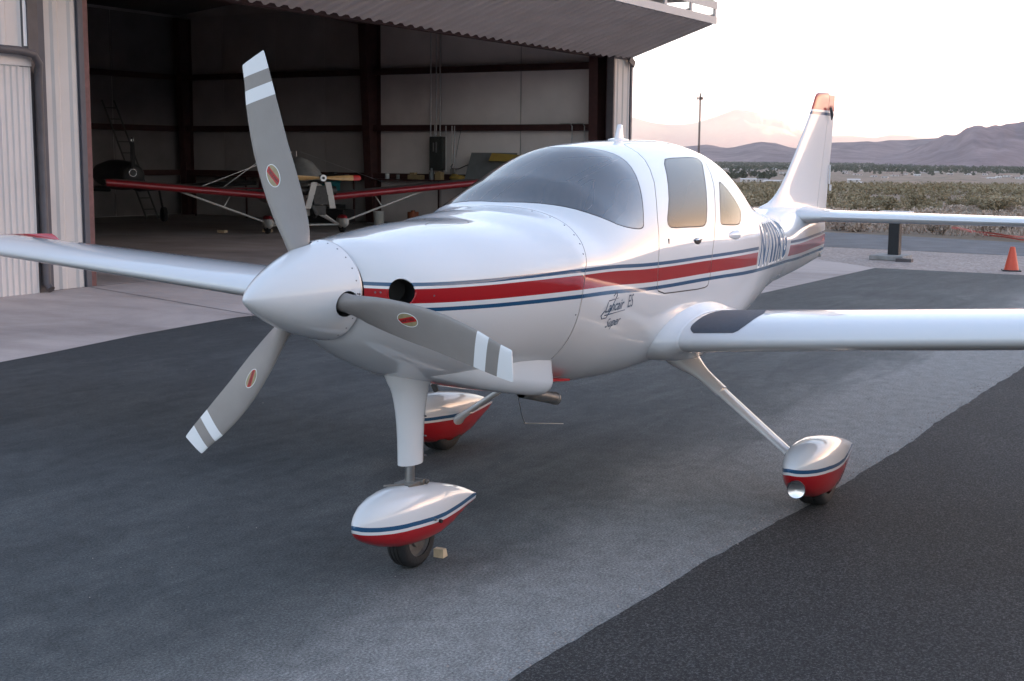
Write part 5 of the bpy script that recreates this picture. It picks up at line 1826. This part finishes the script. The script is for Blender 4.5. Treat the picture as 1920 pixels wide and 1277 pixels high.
m = MB(); m.add([(3.1, -1.1, .95), (3.7, -1.1, .95), (3.7, 1.1, .95), (3.1, 1.1, .95), (3.1, -1.1, .98), (3.7, -1.1, .98), (3.7, 1.1, .98), (3.1, 1.1, .98)], [(0, 1, 2, 3), (4, 5, 6, 7), (0, 1, 5, 4), (1, 2, 6, 5), (2, 3, 7, 6), (3, 0, 4, 7)])
up(m, "tailplane", "wing_red")
m = MB()
m.tube([(3.5, 0, 1.7), (3.4, 1.05, .98)], .008, 5); m.tube([(3.5, 0, 1.7), (3.4, -1.05, .98)], .008, 5); m.tube([(.6, .1, 1.9), (.3, 2.4, 1.08)], .006, 5); m.tube([(.6, -.1, 1.9), (.3, -2.4, 1.08)], .006, 5); m.tube([(.6, 0, 1.2), (.6, 0, 1.92)], .008, 6)
up(m, "brace_wire", "galv", smooth=60)

# second, darker aeroplane at the back
simple("dark_skin", (.045, .045, .046), .5, .3, .2, 4)
da = thing("dark_aeroplane", "dark aeroplane with a bright spinner ring at the back left of the hangar", "airplane", (20.6, 23.2, 0.003), R(62))
m = MB(); rg = []
for x, r_ in ((-.9, .30), (-.85, .36), (-.4, .46), (.3, .5), (1.2, .5), (2.2, .38)):
    rg.append([(x, .8 * r_ * math.cos(a), 1.25 + .8 * r_ * math.sin(a)) for a in np.linspace(0, 2 * PI, 20, endpoint=False)])
m.rings(rg, True); m.build("fuselage", "dark_skin", da, 60)
m = MB(); m.lathe([(0, .13), (-.05, .15), (-.08, .17), (-.05, .19), (0.02, .2)], (-.92, .05, 1.33), (1, 0, 0), 24); m.v = [(x, .05 + (y - .05) * .55, 1.33 + (z - 1.33) * .55) for x, y, z in m.v]; m.build("spinner_ring", "chrome", da, 180)
m = MB(); m.cyl((-.98, .05, 1.33), (-.9, .05, 1.33), .12, .12, 16); m.build("spinner_plate", "dark_skin", da)
m = MB(); m.rings([[(-1.0 + c * .03, .05 + .06 * w2 * math.cos(a) , 1.33 + z) for a in (0, PI / 2, PI, 3 * PI / 2) for c in (math.sin(a),)] for z, w2 in ((.12, .7), (.4, 1.1), (.7, .9), (.9, .4))], True); pb_ = m.build("propeller_blade", "dark_skin", da)
m = MB(); m.box((-1.0, .05, 2.16), (.03, .07, .06)); m.build("blade_tip", "galv", pb_)
for s in (-1, 1):
    m = MB(); m.rings([[(-.1 + c * 1.1, s * y, .85 + .05 * y + h * 1.1) for c, h in airfoil(8, .13, .02)] for y in (.4, 3.6)], True); m.build("wing", "dark_skin", da, 60)
    m = MB(); tyre_mesh(m, (.3, s * 1.1, .2), .2, .12, False); m.cyl((.3, s * 1.1, .2), (.2, s * .95, .9), .03, .03, 8); m.build("main_gear", "tyre", da, 50)
# ------------------------------------------------------------------ beyond the apron
simple("post_black", (.012, .013, .015), .6)
simple("slab_grey", (.27, .26, .25), .85, 0, .2, 6)
simple("plate_white", (.66, .62, .60), .6, 0, .06, 4)
simple("cone_orange", (.62, .075, .03), .5, 0, .1, 6)
simple("tape_red", (.50, .07, .05), .5)
simple("tower_steel", (.09, .062, .055), .6, .2, .2, 2)
po = thing("pedestal", "dark post with a flat pale top plate on a concrete pad in the gravel", "post", (20.75, 3.07, -.004))
m = MB(); m.box((0, 0, .40), (.20, .20, .80)); m.build("post", "post_black", po, bevel=.01)
m = MB(); m.box((0, 0, .85), (.34, .58, .10)); m.build("top_plate", "plate_white", po, bevel=.01)
m = MB(); m.box((-.05, .05, .045), (.7, .62, .09)); m.build("pad", "slab_grey", po, bevel=.015)
m = MB(); m.box((-.5, -.32, .03), (.16, .28, .06)); o = m.build("stone_block", "trim_brown", None); o.location = (20.75, 3.07, -.004)
tag(o, "small dark block on the gravel beside the concrete pad of the post", "block")

cn = thing("traffic_cone", "plain orange traffic cone standing on the gravel at the right edge", "traffic cone", (19.38, .73, -.004), R(15))
m = MB(); m.lathe([(.02, .125), (.03, .12), (.40, .042), (.41, .036), (.41, .025), (.05, .10)], (0, 0, 0), (0, 0, 1), 28); m.build("cone_body", "cone_orange", cn, 40)
m = MB(); m.box((0, 0, .011), (.30, .30, .022)); m.build("base", "post_black", cn, bevel=.006)

m = MB()
def tape(a, b, sag, w, h):
    pts_ = []
    a, b = Vector(a), Vector(b)
    for k in range(25):
        t = k / 24; p = a.lerp(b, t); p.z += -sag * 4 * t * (1 - t) + .01 * math.sin(k * 1.3); pts_.append(p)
    vs = []
    for k, p in enumerate(pts_):
        tw = .5 * math.sin(k * .7); vs.append([p + Vector((0, math.sin(tw) * w, h + math.cos(tw) * w)), p + Vector((0, -math.sin(tw) * w, h - math.cos(tw) * w))])
    m.rings(vs, False, False)
tape((33.9, 5.6, .12), (24.0, -.25, .30), .12, .022, 0)
tape((33.9, 5.6, .10), (24.0, -.75, .25), .16, .018, 0)
for x, y in ((33.9, 5.6), (24.0, -.25), (24.0, -.75)): m.cyl((x, y, -.6), (x, y, .34), .012, .012, 6)
tag(m.build("barrier_tape", "tape_red"), "two low red tape lines strung along the far side of the road", "barrier tape")

# lattice radio tower on the plain
tw_d = ray_dir(1310, 289); az_t = math.atan2(tw_d.y, tw_d.x); DT = 900.0
tx, ty = CAM.x + DT * math.cos(az_t), CAM.y + DT * math.sin(az_t)
tz = ter_z(tx, ty)
tw = thing("radio_tower", "thin lattice radio tower with antennas rising over the aircraft roof against the pale sky", "tower", (tx, ty, tz))
d_top = ray_dir(1310.5, 172); HT = CAM.z + DT * d_top.z / math.hypot(d_top.x, d_top.y) - tz
m = MB()
legs = [(.62 * math.cos(a), .62 * math.sin(a)) for a in (.3, .3 + 2 * PI / 3, .3 + 4 * PI / 3)]
for x, y in legs: m.cyl((x, y, -1), (x * .8, y * .8, HT * .97), .22, .19, 5)
m.build("leg", "tower_steel", tw)
m = MB()
n_ = int(HT / 1.5)
for k in range(n_):
    for i in range(3):
        a = Vector((*legs[i], k * 1.5)); b = Vector((*legs[(i + 1) % 3], (k + 1) * 1.5)); m.cyl(a * 1, b, .11, .11, 4, False)
o = m.build("lattice", "tower_steel", tw); o['kind'] = 'stuff'
m = MB()
for a in np.linspace(0, 2 * PI, 9, endpoint=False):
    x, y = 1.9 * math.cos(a), 1.9 * math.sin(a)
    m.box((x, y, HT - 4.4), (.35, .35, 1.9)); m.cyl((0, 0, HT - 4.4), (x, y, HT - 4.4), .07, .07, 4)
m.build("antenna_ring", "tower_steel", tw)
m = MB(); m.cyl((0, 0, HT - 3), (0, 0, HT), .16, .14, 5); m.box((.9 * math.sin(az_t), -.9 * math.cos(az_t), HT - .3), (.25, .25, 1.5)); m.cyl((2.2 * -math.sin(az_t), 2.2 * math.cos(az_t), HT - .3), (.9 * math.sin(az_t), -.9 * math.cos(az_t), HT - .3), .06, .06, 4)
m.box((0, 0, HT - 1.9), (.5, .5, .7))
m.build("top_antenna", "tower_steel", tw)

# ---- desert shrubs
def mat_leaf(name, a, b):
    m, nt, bs = new_mat(name)
    oi = N(nt, "ShaderNodeObjectInfo")
    f = noise(nt, 2.2, 3)
    c = ramp(nt, math_n(nt, 'ADD', math_n(nt, 'MULTIPLY', f, .7), math_n(nt, 'MULTIPLY', oi.outputs['Random'], .35)), [(.25, a), (.8, b)])
    nt.links.new(c, bs.inputs['Base Color']); bs.inputs['Roughness'].default_value = .9; bs.inputs['Specular IOR Level'].default_value = .1
    M[name] = m
mat_leaf("creosote_leaf", (.19, .155, .095), (.40, .32, .21))
mat_leaf("dry_leaf", (.36, .28, .225), (.56, .45, .37))
mat_leaf("tree_leaf", (.045, .055, .032), (.095, .10, .06))
mat_leaf("twig", (.09, .07, .055), (.16, .13, .10))
def shrub_mesh(seed, n, w, h, leaf, upright=.6):
    r = random.Random(seed); m = MB()
    stems = []
    for k in range(9):
        a = r.uniform(0, 2 * PI); l = r.uniform(.5, 1.0); tip = Vector((math.cos(a) * w * l * .8, math.sin(a) * w * l * .8, h * r.uniform(.6, 1.0)))
        stems.append(tip)
    for k in range(n):
        t = r.choice(stems); f = r.uniform(.25, 1.08) ** .8
        c = t * f + Vector((r.gauss(0, .11) * w, r.gauss(0, .11) * w, r.gauss(0, .08) * h))
        c.z = max(.03, c.z)
        u = Vector((r.gauss(0, 1), r.gauss(0, 1), r.gauss(0, upright))).normalized(); v = u.cross(Vector((r.gauss(0, 1), r.gauss(0, 1), r.gauss(0, 1)))).normalized()
        s_ = leaf * r.uniform(.6, 1.4)
        m.add([c - u * s_, c + v * s_ * .6, c + u * s_, c - v * s_ * .6], [(0, 1, 2, 3)])
    return m, stems
shr = []
for i in range(4):
    m, st = shrub_mesh(10 + i, 520, .8, .78, .06)
    o = thing("creosote_bush", "", "bush"); m.build("foliage", "creosote_leaf", o)
    q = MB()
    for t in st: q.cyl((0, 0, -.15), t * .9, .018, .006, 4, False)
    q.build("stem", "twig", o); shr.append(o)
dry = []
for i in range(4):
    m, st = shrub_mesh(40 + i, 460, .6, .42, .045, 1.2)
    o = thing("dry_bush", "", "bush"); m.build("foliage", "dry_leaf", o)
    q = MB()
    for t in st: q.cyl((0, 0, -.15), t * .9, .012, .004, 4, False)
    q.build("stem", "twig", o); dry.append(o)
rs = random.Random(77)
used = set()
def put(src, x, y, sc, label, group):
    o = src if src.name not in used else copy_tree(src)
    used.add(src.name)
    o.location = (x, y, ter_z(x, y) - .02); o.rotation_euler = (0, 0, rs.uniform(0, 6.28)); o.scale = (sc * rs.uniform(.85, 1.25), sc * rs.uniform(.85, 1.25), sc * rs.uniform(.85, 1.15))
    o['label'] = label; o['group'] = group
    return o
def polar(px, d):
    q = ray_dir(px, 289); a = math.atan2(q.y, q.x)
    return CAM.x + d * math.cos(a), CAM.y + d * math.sin(a)
placed = []
cnt = 0
for k in range(240):
    d = 35 + 80 * rs.random() ** 1.3; px = rs.uniform(1395, 1960)
    x, y = polar(px, d)
    put(rs.choice(dry), x, y, rs.uniform(.6, 1.1), "low straw-coloured dry bush on the sandy flat beyond the road", "dry bushes beyond the road")
    cnt += 1
cnt2 = 0
for k in range(230):
    d = 64 + 200 * rs.random() ** 1.2; px = rs.uniform(1360, 1960)
    x, y = polar(px, d)
    for _ in range(12):
        if fbm(x * .045 + 7, y * .045, 2) > .53: break
        d = 64 + 200 * rs.random() ** 1.2; px = rs.uniform(1360, 1960); x, y = polar(px, d)
    put(rs.choice(shr), x, y, rs.choice([.6, .75, .9, 1.0, 1.1, 1.35]) * rs.uniform(.85, 1.1), "olive green creosote bush on the desert flat beyond the road", "creosote bushes beyond the road")
# scrub farther out: past counting, one object
m = MB()
def clump(c, w, h, n, leaf):
    for _ in range(n):
        a = rs.uniform(0, 6.28); e = rs.random(); p = Vector(c) + Vector((math.cos(a) * w * e ** .6, math.sin(a) * w * e ** .6, h * rs.uniform(.1, 1) * (1 - .5 * e)))
        u = Vector((rs.gauss(0, 1), rs.gauss(0, 1), rs.gauss(0, .7))).normalized(); v = u.cross(Vector((rs.gauss(0, 1), rs.gauss(0, 1), rs.gauss(0, 1)))).normalized(); s_ = leaf * rs.uniform(.7, 1.3)
        m.add([p - u * s_, p + v * s_ * .7, p + u * s_, p - v * s_ * .7], [(0, 1, 2, 3)])
for k in range(1500):
    d = 170 * (6.0 ** (rs.random() ** 1.3)); px = rs.uniform(1330, 1970)
    x, y = polar(px, d)
    if fbm(x * .012, y * .012, 3) < .47 and d > 200: continue
    s_ = rs.uniform(.6, 1.05)
    clump((x, y, ter_z(x, y)), .9 * s_, 1.3 * s_, 26, .22 * s_)
tag(m.build("desert_scrub", "creosote_leaf"), "distant olive scrub dotting the desert plain", "scrub", None, 'stuff')
# dry tufts and stones on the near shoulder
m = MB()
for k in range(2400):
    d = 30.5 + 16 * rs.random(); px = rs.uniform(1380, 1980)
    x, y = polar(px, d)
    if x < 29.2 + .22 * (y - 2): continue
    c = Vector((x, y, ter_z(x, y)))
    for j in range(7):
        a = rs.uniform(0, 6.28); l = rs.uniform(.05, .22); w_ = Vector((math.cos(a + 1.5), math.sin(a + 1.5), 0)) * .012; tip = c + Vector((math.cos(a) * l * .7, math.sin(a) * l * .7, l))
        m.add([c - w_, c + w_, tip], [(0, 1, 2)])
tag(m.build("dry_grass", "dry_leaf"), "short dry grass on the sandy shoulder beyond the road", "grass", None, 'stuff')

# ---- the town on the plain: houses and trees
simple("house_white", (.62, .56, .53), .7, 0, .05, .2); simple("house_tan", (.42, .33, .28), .7, 0, .05, .2); simple("roof_grey", (.25, .21, .20), .8); simple("roof_rose", (.33, .20, .165), .8)
simple("window_dark", (.03, .035, .04), .2)
simple("trunk", (.08, .06, .045), .9)
def house(px, d, w, dp, h, wall, roof, label, cat="house", gable=.9, rz=None):
    x, y = polar(px, d)
    q = ray_dir(px, 289)
    o = thing("house", label, cat, (x, y, ter_z(x, y) - .3), math.atan2(q.y, q.x) + (rz if rz is not None else rs.uniform(-.5, .5)), "houses of the town on the plain")
    m = MB(); m.bx(-dp / 2, dp / 2, -w / 2, w / 2, 0, h); m.build("wall", wall, o)
    m = MB(); e = .5
    m.add([(-dp / 2 - e, -w / 2 - e, h), (dp / 2 + e, -w / 2 - e, h), (0, -w / 2 - e, h + gable), (-dp / 2 - e, w / 2 + e, h), (dp / 2 + e, w / 2 + e, h), (0, w / 2 + e, h + gable)], [(0, 1, 2), (3, 4, 5), (0, 2, 5, 3), (1, 4, 5, 2), (0, 3, 4, 1)])
    m.build("roof", roof, o)
    k = max(2, int(w / 5))
    for i in range(k):
        yy = -w / 2 + (i + .5) * w / k
        m = MB(); m.bx(-dp / 2 - .06, -dp / 2 - .01, yy - .7, yy + .7, 1.1, h - .5); m.build("window", "window_dark", o)
    return o
HS = [(1603, 1250, 11, 8, 3.4, "house_white", "house_white", "white flat-roofed house nearest the fin, alone on the scrub"), (1614, 1180, 4, 4, 2.2, "house_white", "house_white", "small white shed beside the lone white house"),
      (1455, 1350, 22, 9, 4, "house_white", "house_white", "long white building on the plain just left of the fin"), (1432, 1400, 10, 8, 3.4, "house_white", "roof_grey", "white house between the long white buildings left of the fin"),
      (1405, 1380, 16, 8, 3.2, "house_white", "house_white", "low white building on the plain right of the cabin roof"), (1446, 2300, 18, 14, 7, "house_white", "roof_grey", "tall pale building among trees left of the fin")]
for h_ in HS: house(*h_, rz=rs.uniform(-.15, .15))
for k in range(64):
    d = rs.uniform(2300, 4600); px = rs.choice([rs.uniform(1560, 1940), rs.uniform(1600, 1940), rs.uniform(1360, 1480)])
    wl, rf = rs.choice(["house_white", "house_white", "house_tan"]), rs.choice(["roof_grey", "roof_rose", "house_white"])
    house(px, d, rs.uniform(8, 18), rs.uniform(8, 12), rs.uniform(2.6, 3.8), wl, rf, "small %s house with a %s roof among the trees of the far town" % ({"house_white": "white", "house_tan": "tan"}[wl], {"roof_grey": "grey", "roof_rose": "rose brown", "house_white": "white"}[rf]))
tm = []
for i in range(4):
    r = random.Random(200 + i); o = thing("tree", "", "tree")
    m = MB()
    for k in range(300):
        a = r.uniform(0, 6.28); z = r.uniform(.18, 1.0); w_ = .48 * math.sin(PI * min(1, max(.05, (z - .1) / .92)) ** .8) * (.7 + .5 * vnoise(a * 2 + i * 9, z * 4)); e = r.random() ** .5
        c = Vector((math.cos(a) * w_ * e, math.sin(a) * w_ * e, z)); u = Vector((r.gauss(0, 1), r.gauss(0, 1), r.gauss(0, 1))).normalized(); v = u.cross(Vector((r.gauss(0, 1), r.gauss(0, 1), r.gauss(0, 1)))).normalized(); s_ = .07 * r.uniform(.6, 1.4)
        m.add([c - u * s_, c + v * s_, c + u * s_, c - v * s_], [(0, 1, 2, 3)])
    m.build("crown", "tree_leaf", o)
    m = MB(); m.cyl((0, 0, -.1), (0, 0, .5), .03, .015, 6); m.build("trunk", "trunk", o)
    tm.append(o)
for k in range(220):
    d = rs.uniform(2800, 5200); px = rs.uniform(1350, 1950)
    o = put(rs.choice(tm), *polar(px, d), rs.uniform(5.5, 10.5), "dark green tree of the town on the plain", "trees of the town on the plain")
for k in range(60):
    put(rs.choice(tm), *polar(rs.uniform(1345, 1500), rs.uniform(1500, 2900)), rs.uniform(6.0, 10.0), "dark green tree in the grove on the plain left of the fin", "trees of the grove left of the fin")
m = MB()
for k in range(3600):
    d = rs.uniform(3600, 8200); px = rs.uniform(1330, 1970); x, y = polar(px, d); s_ = rs.uniform(3.5, 6.5)
    clump((x, y, ter_z(x, y)), s_ * 1.6, s_ * 1.7, 8, 2.6)
tag(m.build("far_trees", "tree_leaf"), "dark belt of far trees at the foot of the hills", "trees", None, 'stuff')
# desert air: far things fade a little towards the glow
hz = MB(); hz.bx(-16000, 42000, -26000, 34000, -120, 1500)
hz_m = bpy.data.materials.new("haze"); hz_m.use_nodes = True
_n = hz_m.node_tree; _n.nodes.remove(_n.nodes["Principled BSDF"])
_v = _n.nodes.new("ShaderNodeVolumePrincipled")
_v.inputs['Color'].default_value = (.98, .90, .88, 1)
_v.inputs['Density'].default_value = 3.2e-5
_v.inputs['Anisotropy'].default_value = 0.2
_n.links.new(_v.outputs[0], _n.nodes["Material Output"].inputs['Volume'])
M['haze'] = hz_m
tag(hz.build("haze", "haze"), kind='stuff')
